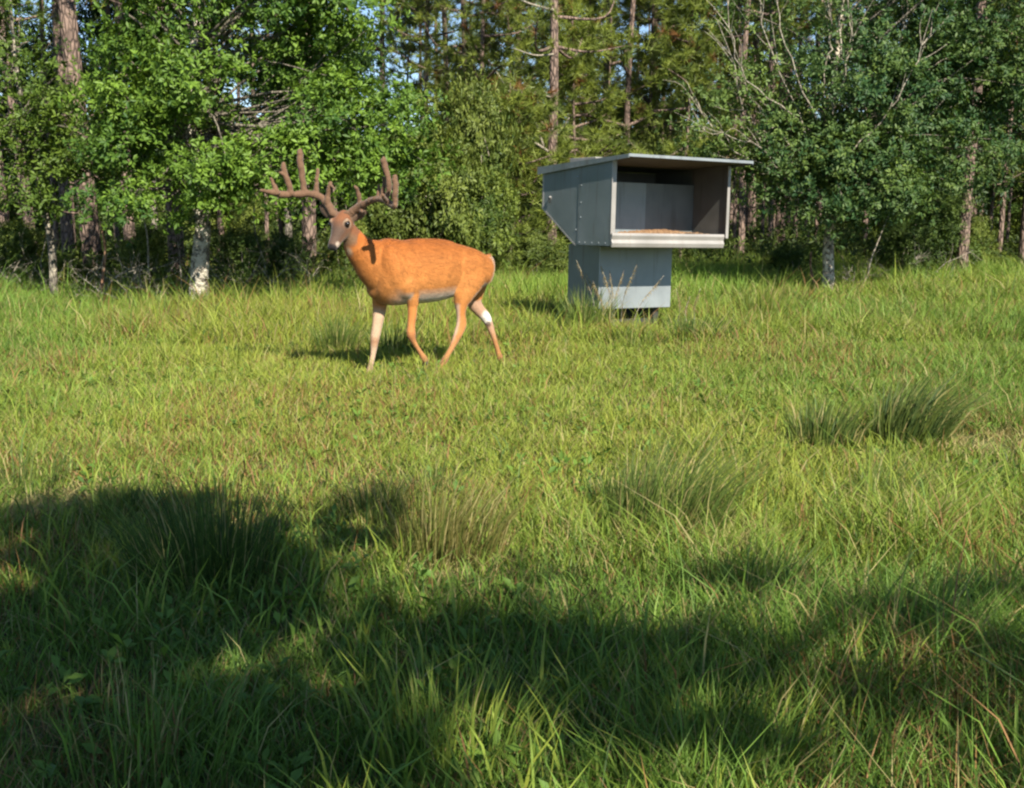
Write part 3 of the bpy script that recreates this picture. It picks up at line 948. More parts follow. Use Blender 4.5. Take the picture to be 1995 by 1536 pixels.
# partition: two sheets meeting in the middle, one a little proud
s = Soup(); bbox(s, .016, .498, .93, .80, .508, 1.468); s.build('partition_sheet', M_BACK, BIN, False)
s = Soup(); bbox(s, .785, .504, .93, W_ - .016, .510, 1.468); s.build('partition_sheet', M_BACK2, BIN, False)
# front rims, back rims
s = Soup(); bbox(s, -.016, -.014, ZB + .01, .034, -.001, ZT - .004); s.build('front_rim', M_RIM, BIN, False, .003)
s = Soup(); bbox(s, W_ - .03, -.014, ZB + .085, W_ + .004, -.001, ZT - .004); s.build('front_rim', M_RIM, BIN, False, .003)
s = Soup(); bbox(s, -.012, DD - .022, ZK, .0, DD + .003, ZTB - .02); s.build('rear_rim', M_RIM, BIN, False)
s = Soup()
s.prism(bu([(DK - .005, ZB - .004), (DK + .02, ZB - .004), (DD + .004, ZK - .016), (DD + .004, ZK + .006)]), -.65 - .012, -.65 + .0)
s.build('rear_rim', M_RIM, BIN, False)
# trough with turned-up lip
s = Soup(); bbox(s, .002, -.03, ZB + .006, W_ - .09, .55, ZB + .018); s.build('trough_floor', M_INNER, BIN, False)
s = Soup()
s.prism(bu([(-.034, ZB - .008), (-.022, ZB - .012), (-.016, ZB + .06), (-.022, ZB + .12), (-.040, ZB + .125), (-.046, ZB + .10), (-.032, ZB + .062), (-.046, ZB + .03)]), -.65 - .018, 1.372 - .65)
s.build('trough_lip', M_RIM, BIN, False, .004)
s = Soup(); s.prism(bu([(-.02, ZB - .005), (.05, ZB - .005), (.05, ZB + .05), (-.02, ZB + .11)]), 1.36 - .65, 1.372 - .65); s.build('trough_end', M_RIM, BIN, False)
# roof
RF, RB = (-.272, 1.683), (1.19, 1.608)
rz_ = lambda v: RF[1] + (RB[1] - RF[1]) * (v - RF[0]) / (RB[0] - RF[0])
ROOF = Soup()
for k in range(1):
    ROOF.prism(bu([RF, RB, (RB[0], RB[1] - .010), (RF[0], RF[1] - .010)]), -.65 - .030, W_ - .65 + .035)
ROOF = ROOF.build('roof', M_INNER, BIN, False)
s = Soup(); s.prism(bu([(RF[0] - .006, RF[1] + .006), (RF[0] + .0, RF[1] + .006), (RF[0], RF[1] - .020), (RF[0] - .006, RF[1] - .020)]), -.65 - .036, W_ - .65 + .041); s.build('roof_front_flange', M_GALV, ROOF, False)
for u in (-.042, W_ + .0365):
    s = Soup(); s.prism(bu([(RF[0], RF[1] + .004), (RB[0], RB[1] + .004), (RB[0], RB[1] - .072), (.5, rz_(.5) - .050), (RF[0], RF[1] - .03)]), u - .65, u - .65 + .0105); s.build('roof_side_flange', M_GALVD, ROOF, False)
s = Soup(); bbox(s, .02, .30, rz_(.6) + .005, .24, .72, rz_(.6) + .045); s.build('roof_lid', M_RIM, ROOF, False, .004)
# rivets and latch
for (v, z) in [(.40, 1.42), (.40, 1.26), (.40, 1.12), (.07, .882), (.17, .882), (.28, .882), (.39, .882), (.48, .882), (.47, 1.0), (.47, 1.50)]:
    s = Soup(); s.ball((-.65 - .015, v - .7 + .07 * (z > .9), z), (.005, .007, .007), None, 8, 5); s.build('rivet', M_GALV, BIN)
s = Soup()
bbox(s, -.012, .975, 1.295, .004, 1.005, 1.325)
s.tube([(-.65 - .012, .99 - .7, 1.315), (-.65 - .030, .99 - .7, 1.315)], [.010, .008], seg=8)
LATCH = s.build('latch', M_RIM, BIN, False)
s = Soup(); s.tube(np.array([(-.65 - .024, .99 - .7 + .018 * math.cos(t), 1.285 + .026 * math.sin(t)) for t in np.linspace(.5, 2 * math.pi + .4, 12)]), .004, seg=6); s.build('latch_ring', M_DARKM, LATCH)
# pedestal
s = Soup(); bbox(s, .215, .452, .245, 1.110, .979, ZB - .0); s.build('pedestal', M_GALVD, BIN, False, .004)
s = Soup(); bbox(s, .205, .440, .236, 1.118, .450, ZB - .014); s.build('pedestal_front_sheet', M_GALV, BIN, False, .003)
for u in (.34, .95):
    s = Soup(); bbox(s, u, .50, -.06, u + .07, .95, .244); s.build('stand_skid', M_DARKM, BIN, False, .006)
s = Soup(); bbox(s, .41, .52, .06, .95, .57, .12); s.build('stand_crossbar', M_DARKM, BIN, False)

# corn in the trough, heaped to the right
def corn():
    rng = np.random.default_rng(4)
    nu_, nv_ = 70, 26
    U, V = np.meshgrid(np.linspace(.02, 1.35, nu_), np.linspace(-.012, .49, nv_))
    Z = ZB + .095 + .035 * np.exp(-((U - .95) / .35) ** 2) + .03 * (V > .3) * (V - .3) / .2 + rng.normal(size=U.shape) * .004 - .010 * (U < .45)
    v = np.stack([U - .65, V - .7, Z], -1).reshape(-1, 3)
    i, j = np.meshgrid(np.arange(nu_ - 1), np.arange(nv_ - 1))
    a = (j * nu_ + i).ravel()
    f = [np.stack([a, a + 1, a + nu_ + 1, a + nu_], -1).ravel()]
    sz = [np.full(len(a), 4)]
    vs, n0 = [v], len(v)
    oc = np.array([(1, 0, 0), (-1, 0, 0), (0, 1, 0), (0, -1, 0), (0, 0, 1), (0, 0, -1)], float)
    of = np.array([(0, 2, 4), (2, 1, 4), (1, 3, 4), (3, 0, 4), (2, 0, 5), (1, 2, 5), (3, 1, 5), (0, 3, 5)])
    k = rng.integers(0, len(v), 2600)
    cen = v[k] + rng.normal(size=(2600, 3)) * [.008, .008, .001] + [0, 0, .003]
    r = rng.uniform(.004, .007, (2600, 1, 1)) * np.array([1.2, 1, .7])
    vs.append((cen[:, None, :] + oc[None] * r).reshape(-1, 3))
    f.append((of[None] + n0 + (np.arange(2600) * 6)[:, None, None]).ravel())
    sz.append(np.full(2600 * 8, 3))
    mt, nt, p, out = new_mat('corn_kernels')
    tc = node(nt, 'ShaderNodeTexCoord')
    no = node(nt, 'ShaderNodeTexNoise')
    no.inputs['Scale'].default_value = 120
    nt.links.new(tc.outputs['Object'], no.inputs['Vector'])
    nt.links.new(ramp(nt, no.outputs['Fac'], [(.35, (.18, .095, .05)), (.65, (.40, .25, .13))]), p.inputs['Base Color'])
    p.inputs['Roughness'].default_value = .6
    o = link('loose_corn', np_mesh('loose_corn', np.vstack(vs), np.concatenate(f), np.concatenate(sz)), mt)
    o.location, o.rotation_euler = BIN.location, BIN.rotation_euler
    tag(o, 'orange brown loose corn feed heaped in the open trough', 'corn feed', None, 'stuff')


corn()

# ------------------------------------------------------------------ the buck
YAW = math.radians(33)
DF = np.array([-math.cos(YAW), -math.sin(YAW), 0])       # the way the buck walks
DL = np.array([math.sin(YAW), -math.cos(YAW), 0])        # its left side, towards the camera
DO = np.array([-0.55, 8.62, 0])
EYE = np.array([0, 0, CAM_H])


def P(px, py, lat=0.0):
    d = view_ray(px, py)
    t = (lat - (EYE - DO) @ DL) / (d @ DL)
    return EYE + d * t


def Q(px, py, y):
    d = view_ray(px, py)
    return EYE + d * y / d[1]


def Q(px, py, y):
    d = view_ray(px, py)
    return EYE + d * y / d[1]


def loft(s, cen, ax_a, ax_b, seg=28, power=2.2):
    """closed skin through rings given by centre and two half axes"""
    a = np.linspace(0, 2 * math.pi, seg, endpoint=False)
    ca, sa = np.cos(a), np.sin(a)
    ca, sa = np.sign(ca) * np.abs(ca) ** (2 / power), np.sign(sa) * np.abs(sa) ** (2 / power)
    rings = cen[:, None] + ax_a[:, None] * ca[None, :, None] + ax_b[:, None] * sa[None, :, None]
    k = len(cen)
    v = np.vstack([rings.reshape(-1, 3), cen[0], cen[-1]])
    f = []
    for i in range(k - 1):
        for j in range(seg):
            j2 = (j + 1) % seg
            f.append((i * seg + j, i * seg + j2, (i + 1) * seg + j2, (i + 1) * seg + j))
    for j in range(seg):
        j2 = (j + 1) % seg
        f.append((k * seg, j2, j))
        f.append((k * seg + 1, (k - 1) * seg + j, (k - 1) * seg + j2))
    s.add(v, f)


def contour(s, rows, n=4, lat=0.0, power=2.2):
    """rows: (top px, top py, bottom px, bottom py, half width[, lat])"""
    T = np.array([P(r[0], r[1], r[5] if len(r) > 5 else lat) for r in rows])
    Bt = np.array([P(r[2], r[3], r[5] if len(r) > 5 else lat) for r in rows])
    hw = np.array([[r[4]] for r in rows])
    full = catmull(np.hstack([(T + Bt) / 2, (T - Bt) / 2, hw]), n)
    loft(s, full[:, :3], DL[None] * full[:, 6:7], full[:, 3:6], power=power)


def leg(s, pts, n=5):
    """pts: (px, py, lat, radius along walk, radius across)"""
    c = catmull(np.array([[*P(a, b_, l_), r1, r2] for a, b_, l_, r1, r2 in pts]), n)
    k = len(c)
    t = unit(np.gradient(c[:, :3], axis=0))
    aa = unit(DF[None] - t * (t @ DF)[:, None])
    bb = np.cross(t, aa)
    loft(s, c[:, :3], aa * c[:, 3:4], bb * c[:, 4:5], 18, 2.0)
    return c[:, :3]


body = Soup()
contour(body, [(716, 500, 724, 556, .06), (722, 484, 727, 574, .115), (736, 472, 737, 587, .155), (752, 465, 753, 594, .172), (775, 467, 773, 595, .178), (799, 470, 795, 592, .180), (840, 470, 835, 589, .186),
               (868, 472, 864, 583, .172), (895, 477, 890, 574, .150), (920, 485, 912, 570, .165), (940, 495, 930, 562, .140), (950, 504, 944, 550, .105), (956, 514, 952, 536, .05)])
contour(body, [(765, 474, 735, 575, .12), (742, 469, 716, 560, .115), (724, 467, 702, 542, .105), (710, 459, 690, 521, .092), (698, 447, 676, 496, .078, .005), (688, 436, 670, 470, .064, .01)], power=2.0)
# shoulder and haunch masses
def mass(px, py, lat, r3, tilt=0.0):
    A = np.array([DF * math.cos(tilt) + np.array([0, 0, math.sin(tilt)]), DL, np.array([0, 0, math.cos(tilt)]) - DF * math.sin(tilt)])
    body.ball(P(px, py, lat), r3, A, 20, 12)


mass(772, 530, .105, (.12, .088, .20), -.35)
mass(790, 555, .12, (.085, .075, .10), -.2)
mass(820, 480, 0, (.30, .075, .055), -.02)
mass(750, 545, -.09, (.12, .085, .19), -.2)
mass(912, 526, .085, (.15, .092, .165), .5)
mass(918, 530, -.075, (.15, .085, .17), .5)
mass(736, 560, -.02, (.08, .10, .09))
LEGS = {}
LEGS['ff'] = leg(body, [(742, 560, -.09, .075, .06), (740, 590, -.09, .056, .05), (739, 607, -.085, .050, .042), (735, 634, -.08, .040, .034), (731, 655, -.08, .037, .034), (729, 672, -.08, .029, .028), (727, 690, -.08, .021, .020), (723, 710, -.08, .020, .019), (720, 722, -.08, .026, .024), (717, 732, -.08, .024, .022)])
LEGS['nf'] = leg(body, [(786, 535, .11, .085, .06), (796, 560, .12, .062, .052), (803, 583, .115, .043, .040), (803, 612, .11, .035, .032), (801, 636, .11, .031, .029), (801, 651, .11, .036, .033), (804, 662, .11, .025, .025), (812, 676, .11, .017, .017), (820, 689, .11, .020, .020), (827, 700, .11, .026, .024), (830, 707, .11, .022, .021)])
LEGS['nh'] = leg(body, [(920, 515, .10, .15, .07), (913, 545, .11, .125, .07), (905, 568, .115, .092, .06), (899, 590, .115, .058, .050), (898, 612, .115, .036, .032), (899, 632, .115, .043, .030), (893, 650, .115, .036, .027), (883, 672, .115, .024, .021), (872, 692, .115, .021, .019), (866, 703, .115, .027, .024), (858, 718, .115, .022, .021), (856, 722, .115, .021, .021)])
LEGS['fh'] = leg(body, [(925, 545, -.09, .12, .07), (922, 570, -.10, .088, .058), (924, 590, -.10, .062, .048), (934, 605, -.10, .048, .040), (946, 618, -.10, .042, .034), (953, 632, -.10, .034, .028), (958, 646, -.10, .026, .024), (964, 664, -.10, .021, .020), (970, 684, -.10, .020, .020), (974, 697, -.10, .026, .024), (978, 709, -.10, .023, .022)])
c = catmull(np.array([P(948, 498, 0), P(954, 511, 0), P(954, 528, 0), P(949, 545, 0), P(938, 559, 0)]), 5)
body.tube(c, np.interp(np.linspace(0, 1, len(c)), [0, .3, .7, 1], [.028, .036, .034, .012]), seg=12)
TAIL = c
# head
HC = P(662, 437, .035)
HD = unit(np.array([-.25, -.58, -.78]))
h2 = unit(np.array([HD[0], HD[1], 0]))
HL = np.array([-h2[1], h2[0], 0])
HU = np.cross(HL, HD) * -1
if HU[2] < 0: HU = -HU
hr = [(-.115, .035, .035, .018), (-.09, .060, .055, .028), (-.05, .073, .072, .038), (0, .077, .080, .042), (.04, .066, .074, .036), (.08, .051, .060, .028), (.12, .042, .047, .022), (.155, .039, .041, .019), (.18, .035, .035, .015), (.20, .028, .027, .008), (.212, .014, .014, .0)]
full = catmull(np.array([[s_, a, b_, t_] for s_, a, b_, t_ in hr]), 4)
cen = HC + full[:, :1] * HD + (full[:, 3:4] - full[:, 2:3]) * HU
loft(body, cen, HL[None] * full[:, 1:2], HU[None] * full[:, 2:3], 24, 2.1)
hp = lambda s_, l_, u_: HC + HD * s_ + HL * l_ + HU * u_
EARS = {}
for sg in (1, -1):
    body.ball(hp(-.012, sg * .060, .022), (.024, .018, .014), np.array([HD, HL, HU]))        # brow
    ep = [(688, 428, .02), (695, 424, .035), (703, 419, .055), (711, 414, .075), (716, 411, .09)] if sg > 0 else [(645, 424, .05), (638, 418, .07), (632, 411, .085), (626, 404, .10), (622, 399, .11)]
    c = catmull(np.array([Q(a_, b_, float(HC[1]) + y_) for a_, b_, y_ in ep]), 5)
    EARS[sg] = c[5:]
    t = unit(np.gradient(c, axis=0))
    wide = unit(np.array([[.25, -.25, 1.0]]) - t * (t @ np.array([.25, -.25, 1.0]))[:, None])
    thin = np.cross(t, wide)
    r1 = np.interp(np.linspace(0, 1, len(c)), [0, .25, .55, .85, 1], [.018, .032, .036, .022, .005])[:, None]
    loft(body, c, wide * r1, thin * np.clip(r1 * .3, .006, .012), 16, 2.0)
    body.ball(hp(.19, sg * .020, -.012), (.02, .014, .016), np.array([HD, HL, HU]))          # nostril wing


def fused(soup, voxel, smooth_n):
    me = soup.mesh('fuse')
    o = bpy.data.objects.new('fuse', me)
    C.objects.link(o)
    r = o.modifiers.new('r', 'REMESH')
    r.mode, r.voxel_size = 'VOXEL', voxel
    sm = o.modifiers.new('s', 'SMOOTH')
    sm.factor, sm.iterations = .5, smooth_n
    dg = bpy.context.evaluated_depsgraph_get()
    out = bpy.data.meshes.new_from_object(o.evaluated_get(dg), depsgraph=dg)
    bpy.data.objects.remove(o)
    bpy.data.meshes.remove(me)
    return out


bme = fused(body, .0065, 10)
n = len(bme.vertices)


def relax_torso(iters):
    """melt the joins between trunk, shoulder and haunch; limbs, head and tail keep their shape"""
    p = np.zeros(n * 3, np.float32); bme.vertices.foreach_get('co', p); p = p.reshape(-1, 3).astype(float)
    e = np.zeros(len(bme.edges) * 2, np.int32); bme.edges.foreach_get('vertices', e); e = e.reshape(-1, 2)
    deg = np.bincount(e.ravel(), minlength=n).astype(float)
    ramp_ = lambda v, a, b_: np.clip((v - a) / (b_ - a), 0, 1)
    w_ = ramp_(p[:, 2], .54, .64) * ramp_(np.linalg.norm(p - HC, axis=1), .17, .27)
    w_ *= ramp_(np.min(np.linalg.norm(p[:, None] - TAIL[None], axis=2), 1), .03, .08)
    w_ = w_[:, None] * .6
    for k in range(iters):
        sgn = 1.0 if k % 2 == 0 else -.92
        av = np.stack([np.bincount(e[:, 0], p[e[:, 1], j], n) + np.bincount(e[:, 1], p[e[:, 0], j], n) for j in range(3)], 1) / deg[:, None]
        p = p + (av - p) * w_ * sgn
    bme.vertices.foreach_set('co', p.astype(np.float32).ravel())
    bme.update()


relax_torso(130)
co = np.zeros(n * 3, np.float32); bme.vertices.foreach_get('co', co); co = co.reshape(-1, 3).astype(float)
no_ = np.zeros(n * 3, np.float32); bme.vertices.foreach_get('normal', no_); no_ = no_.reshape(-1, 3).astype(float)


def dist_line(line):
    return np.min(np.linalg.norm(co[:, None, :] - line[None], axis=2), axis=1)


def mixc(col, c2, k):
    k = np.clip(k, 0, 1)[:, None]
    return col * (1 - k) + np.array(c2)[None] * k


z = co[:, 2]
lat = (co - DO) @ DL
hs, hl, hu = (co - HC) @ HD, (co - HC) @ HL, (co - HC) @ HU
sm = lambda v, a, b_: np.clip((v - a) / (b_ - a), 0, 1)
col = np.tile(np.array([.42, .155, .038]), (n, 1))
col = mixc(col, (.32, .095, .018), sm(z, .80, 1.0))
col = mixc(col, (.48, .20, .055), sm(z, .78, .60) * sm(z, .45, .55))
is_head = (np.abs(hl) < .24) & (hs > -.15) & (hs < .24) & (hu > -.16) & (hu < .12) & (z > .9)
torso = (z > .45) & (z < .66) & ~is_head
dl = {k: dist_line(v) for k, v in LEGS.items()}
near = np.min(np.stack(list(dl.values())), 0)
ids = np.argmin(np.stack(list(dl.values())), 0)
keys = list(dl.keys())
legm = (z < .52) & ~is_head
col = mixc(col, (.62, .56, .48), sm(-no_[:, 2], .35, .75) * torso * sm(np.abs((co - DO) @ DF), .5, .3))
def lg(k): return (ids == keys.index(k)) & legm
low = sm(z, .5, .2)
col = mixc(col, (.34, .17, .07), low * legm * .8)
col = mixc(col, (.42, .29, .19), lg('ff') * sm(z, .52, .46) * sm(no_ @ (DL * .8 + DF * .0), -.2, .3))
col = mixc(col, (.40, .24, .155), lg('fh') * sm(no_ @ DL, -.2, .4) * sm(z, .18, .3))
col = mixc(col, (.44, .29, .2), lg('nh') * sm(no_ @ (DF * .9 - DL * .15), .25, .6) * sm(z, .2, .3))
for kp, kl in (((729, 665), -.08), ((801, 655), .11)):
    kd = np.linalg.norm(co - P(*kp, kl), axis=1)
    col = mixc(col, (.25, .10, .04), sm(kd, .055, .03) * .6)
for kp, kl in (((721, 716), -.08), ((829, 703), .11), ((865, 704), .115), ((976, 700), -.10)):
    kd = np.linalg.norm(co - P(*kp, kl), axis=1)
    col = mixc(col, (.13, .07, .04), sm(kd, .05, .02) * .55)
tar = P(950, 619, -.06)
col = mixc(col, (.66, .61, .54), sm(np.linalg.norm(co - tar, axis=1), .068, .036))
tar2 = P(952, 632, -.07)
col = mixc(col, (.05, .03, .02), sm(np.linalg.norm(co - tar2, axis=1), .03, .018) * .8)
td = dist_line(TAIL)
col = mixc(col, (.46, .36, .27), sm(td, .045, .03) * sm(no_ @ DF, -.1, -.45) * (z < .88))
# head colours
hm = (is_head & (np.abs(hl) < .1)) * sm(hu, -.145, -.11)
col = mixc(col, (.155, .062, .028), hm * 1.0)
col = mixc(col, (.082, .051, .036), hm * sm(hs, -.02, .06) * sm(hu, -.06, .0))
col = mixc(col, (.165, .095, .052), hm * sm(hs, .01, .05) * sm(hu, -.02, -.06))
for sg in (1, -1):
    e = hp(.0, sg * .074, .008)
    d_ = np.linalg.norm(co - e, axis=1)
    col = mixc(col, (.30, .22, .15), sm(d_, .042, .030) * .7)
    col = mixc(col, (.035, .022, .016), sm(np.linalg.norm(co - hp(.012, sg * .07, .006), axis=1), .030, .021))
    nw = np.linalg.norm(co - hp(.165, sg * .034, -.02), axis=1)
    col = mixc(col, (.42, .34, .27), sm(nw, .026, .014) * .8)
    col = mixc(col, (.10, .06, .038), sm(dist_line(EARS[sg]), .055, .045))
col = mixc(col, (.42, .37, .31), is_head * sm(hs, .13, .17) * sm(hu, -.035, -.06))
col = mixc(col, (.012, .010, .010), is_head * sm(hs, .176, .190) * sm(hu, -.055, -.035))
thr = P(676, 492, .045)
col = mixc(col, (.34, .25, .17), sm(np.linalg.norm(co - thr, axis=1), .045, .02))
thr = P(684, 500, -.02)
col = mixc(col, (.30, .22, .15), sm(np.linalg.norm(co - thr, axis=1), .035, .02))
a = bme.color_attributes.new('tint', 'FLOAT_COLOR', 'POINT')
tone = fbm((co - DO) @ DF, z * 1.3 + lat, .22, 44)
col = col * (.80 + .38 * tone)[:, None]
c4 = np.ones((n, 4), np.float32); c4[:, :3] = col
a.data.foreach_set('color', c4.ravel())


def fur_mat(name, base_attr, c=None, sheen=.25, scale=160, bump=.25):
    m, nt, p, out = new_mat(name)
    tc = node(nt, 'ShaderNodeTexCoord')
    mp = node(nt, 'ShaderNodeMapping')
    mp.inputs['Rotation'].default_value = (0, .5, YAW)
    mp.inputs['Scale'].default_value = (.22, 1, .6)
    nt.links.new(tc.outputs['Object'], mp.inputs[0])
    no = node(nt, 'ShaderNodeTexNoise')
    no.inputs['Scale'].default_value, no.inputs['Detail'].default_value = scale, 6
    nt.links.new(mp.outputs[0], no.inputs['Vector'])
    n2 = node(nt, 'ShaderNodeTexNoise')
    n2.inputs['Scale'].default_value, n2.inputs['Detail'].default_value = 9, 5
    nt.links.new(tc.outputs['Object'], n2.inputs['Vector'])
    if base_attr:
        src = node(nt, 'ShaderNodeAttribute', attribute_name='tint').outputs['Color']
    else:
        rgb = node(nt, 'ShaderNodeRGB'); rgb.outputs[0].default_value = (*c, 1); src = rgb.outputs[0]
    hs_ = node(nt, 'ShaderNodeHueSaturation')
    ad = node(nt, 'ShaderNodeMath', operation='ADD')
    nt.links.new(no.outputs['Fac'], ad.inputs[0]); nt.links.new(n2.outputs['Fac'], ad.inputs[1])
    mr = node(nt, 'ShaderNodeMapRange')
    mr.inputs[1].default_value, mr.inputs[2].default_value, mr.inputs[3].default_value, mr.inputs[4].default_value = .6, 1.4, .78, 1.2
    nt.links.new(ad.outputs[0], mr.inputs[0])
    nt.links.new(mr.outputs[0], hs_.inputs['Value'])
    nt.links.new(src, hs_.inputs['Color'])
    nt.links.new(hs_.outputs[0], p.inputs['Base Color'])
    p.inputs['Roughness'].default_value = .75
    p.inputs['Specular IOR Level'].default_value = .18
    p.inputs['Sheen Weight'].default_value = sheen
    p.inputs['Sheen Roughness'].default_value = .4
    b = node(nt, 'ShaderNodeBump')
    b.inputs['Strength'].default_value = bump
    b.inputs['Distance'].default_value = .01
    nt.links.new(no.outputs['Fac'], b.inputs['Height'])
    nt.links.new(b.outputs[0], p.inputs['Normal'])
    return m


M_FUR = fur_mat('buck_fur', True)
M_VELVET = fur_mat('antler_velvet', False, (.135, .076, .045), .22, 220, .4)
M_EYE = plain_mat('dark_eye', (.010, .007, .006), .12, .6)
M_HOOF = plain_mat('hoof_horn', (.03, .024, .02), .5)
BUCK = link('buck', bme, M_FUR, None, True)
tag(BUCK, 'orange brown whitetail buck with wide velvet antlers walking through the grass', 'deer')
for sg in (1, -1):
    s = Soup(); s.ball(hp(.003, sg * .069, .008), (.023, .016, .018), np.array([HD, HL, HU])); s.build('eye', M_EYE, BUCK)
for k in LEGS:
    e, q = LEGS[k][-1], LEGS[k][-4]
    t = unit(e - q)
    s = Soup()
    for sg in (1, -1):
        c = np.array([e - t * .012 + DL * sg * .011, e + t * .010 + DL * sg * .012 + DF * .010, e + t * .030 + DL * sg * .011 + DF * .03])
        s.tube(c, [.015, .016, .007], seg=8)
    s.build('hoof', M_HOOF, BUCK)



def fur_coat():
    """short hairs lying back along the body"""
    rng = np.random.default_rng(15)
    bme.calc_loop_triangles()
    nt_ = len(bme.loop_triangles)
    tri = np.zeros(nt_ * 3, np.int32); bme.loop_triangles.foreach_get('vertices', tri); tri = tri.reshape(-1, 3)
    A_, B_, C_ = co[tri[:, 0]], co[tri[:, 1]], co[tri[:, 2]]
    ar = np.linalg.norm(np.cross(B_ - A_, C_ - A_), axis=1)
    N = 130000
    t = rng.choice(nt_, N, p=ar / ar.sum())
    r1, r2 = np.sqrt(rng.random(N)), rng.random(N)
    w0, w1, w2 = (1 - r1)[:, None], (r1 * (1 - r2))[:, None], (r1 * r2)[:, None]
    pos = A_[t] * w0 + B_[t] * w1 + C_[t] * w2
    nn = unit(no_[tri[t, 0]] * w0 + no_[tri[t, 1]] * w1 + no_[tri[t, 2]] * w2)
    cc = col[tri[t, 0]]
    onhead = is_head[tri[t, 0]]
    onleg = legm[tri[t, 0]]
    flow = np.where(onhead[:, None], -HD[None], np.where(onleg[:, None], np.array([[0, 0, -1.0]]) - DF * .1, -DF[None] + np.array([[0, 0, -.55]])))
    flow = flow + rng.normal(size=(N, 3)) * .22
    d = unit(flow - nn * (flow * nn).sum(1)[:, None]) + nn * rng.uniform(.12, .34, (N, 1))
    ln = rng.uniform(.7, 1.3, (N, 1)) * np.where(onhead, .008, np.where(onleg, .009, .019))[:, None]
    side = unit(np.cross(d, nn)) * .0014
    base = pos - nn * .001
    v = np.stack([base - side, base + side, base + unit(d) * ln], 1).reshape(-1, 3)
    clump = vnoise(pos[:, 0] * 1.0 + pos[:, 2], pos[:, 2] * 2.2 + pos[:, 1], .05, 19)[:, None]
    cc = cc * rng.uniform(.55, 1.35, (N, 1)) * (.88 + .24 * clump)
    dark = np.linalg.norm(pos - hp(.2, 0, -.03), axis=1) < .05
    keep = ~dark
    keep3 = np.repeat(keep, 3)
    me = np_mesh('fur', v[keep3], np.arange(keep.sum() * 3), np.full(keep.sum(), 3), np.repeat(cc, 3, 0)[keep3])
    tag(link('fur', me, M_HAIR, BUCK), kind='stuff')


M_HAIR = fur_mat('buck_hair', True, None, .15, 40, 0)
fur_coat()
hy = float(HC[1])
ant = Soup()
def tine(pts, r, n=5):
    c = catmull(np.array([Q(*q) if isinstance(q[0], (int, float)) and q[1] > 100 else np.array(q) for q in pts]), n)
    k = len(c)
    rr = np.interp(np.linspace(0, 1, k), np.linspace(0, 1, len(r)), r) * 1.17
    rgk = np.random.default_rng(k * 31 + int(pts[1][0]))
    wob = np.convolve(rgk.normal(size=k + 4), np.ones(3) / 3, 'same')[2:-2]
    ant.tube(c + rgk.normal(size=c.shape) * .0018, rr * (1 + .13 * wob), seg=12)


y0 = hy + .06
tine([tuple(float(t) for t in hp(-.07, -.028, .012)), (648, 416, y0 - .01), (643, 405, y0), (634, 393, y0 + .02), (622, 383, y0 + .04), (600, 378, y0 + .06), (575, 379, y0 + .04), (553, 380, y0), (535, 377, y0 - .05), (518, 373, y0 - .10), (506, 371, y0 - .14)], [.024, .026, .024, .023, .022, .023, .023, .022, .018, .014, .009])
tine([(638, 396, y0), (640, 375, y0 - .01), (643, 360, y0 - .02), (645, 353, y0 - .02)], [.020, .016, .014, .009])
tine([(643, 362, y0 - .02), (649, 366, y0 - .06), (652, 370, y0 - .08)], [.010, .007, .004])
tine([(617, 382, y0 + .05), (617, 360, y0 + .06), (619, 335, y0 + .07), (620, 328, y0 + .07)], [.018, .014, .013, .008])
tine([(594, 380, y0 + .06), (590, 352, y0 + .06), (585, 320, y0 + .05), (584, 296, y0 + .05), (584, 291, y0 + .05)], [.024, .020, .018, .018, .011])
tine([(569, 381, y0 + .02), (561, 355, y0 + .01), (552, 328, y0), (553, 317, y0)], [.021, .019, .018, .010])
tine([(556, 343, y0), (548, 338, y0 - .02), (544, 336, y0 - .03)], [.014, .009, .006])
tine([(540, 378, y0 - .05), (534, 362, y0 - .06), (528, 347, y0 - .07)], [.018, .015, .009])
ROOTL = ant
o = link('antler', fused(ant, .005, 4), M_VELVET, BUCK, True)
o['label'] = 'antler on the far side, its tines spread out over the leaves'
ant = Soup()
tine([tuple(float(t) for t in hp(-.07, .032, .012)), (682, 418, y0 - .02), (689, 411, y0 - .03), (700, 403, y0 - .05), (715, 395, y0 - .10), (731, 389, y0 - .17), (748, 390, y0 - .26), (760, 398, y0 - .34), (768, 403, y0 - .40), (771, 397, y0 - .43)], [.024, .026, .024, .023, .021, .020, .019, .019, .018, .012])
tine([(702, 401, y0 - .05), (699, 382, y0 - .06), (695, 368, y0 - .08), (691, 362, y0 - .09)], [.018, .014, .012, .007])
tine([(700, 410, y0 - .05), (708, 414, y0 - .1), (711, 411, y0 - .12)], [.014, .008, .005])
tine([(750, 391, y0 - .26), (757, 372, y0 - .28), (757, 350, y0 - .29), (751, 330, y0 - .29), (747, 312, y0 - .29), (747, 308, y0 - .29)], [.019, .017, .017, .019, .019, .012])
tine([(769, 400, y0 - .40), (770, 375, y0 - .42), (769, 350, y0 - .42), (768, 340, y0 - .42)], [.018, .016, .018, .011])
tine([(744, 389, y0 - .22), (748, 365, y0 - .22), (747, 343, y0 - .22)], [.015, .013, .007])
tine([(736, 388, y0 - .18), (738, 370, y0 - .17), (739, 358, y0 - .17)], [.013, .011, .007])
tine([(757, 396, y0 - .32), (748, 384, y0 - .40), (745, 379, y0 - .43)], [.015, .013, .009])
o = link('antler', fused(ant, .005, 4), M_VELVET, BUCK, True)
o['label'] = 'antler on the near side, seen end on with its tines bunched'

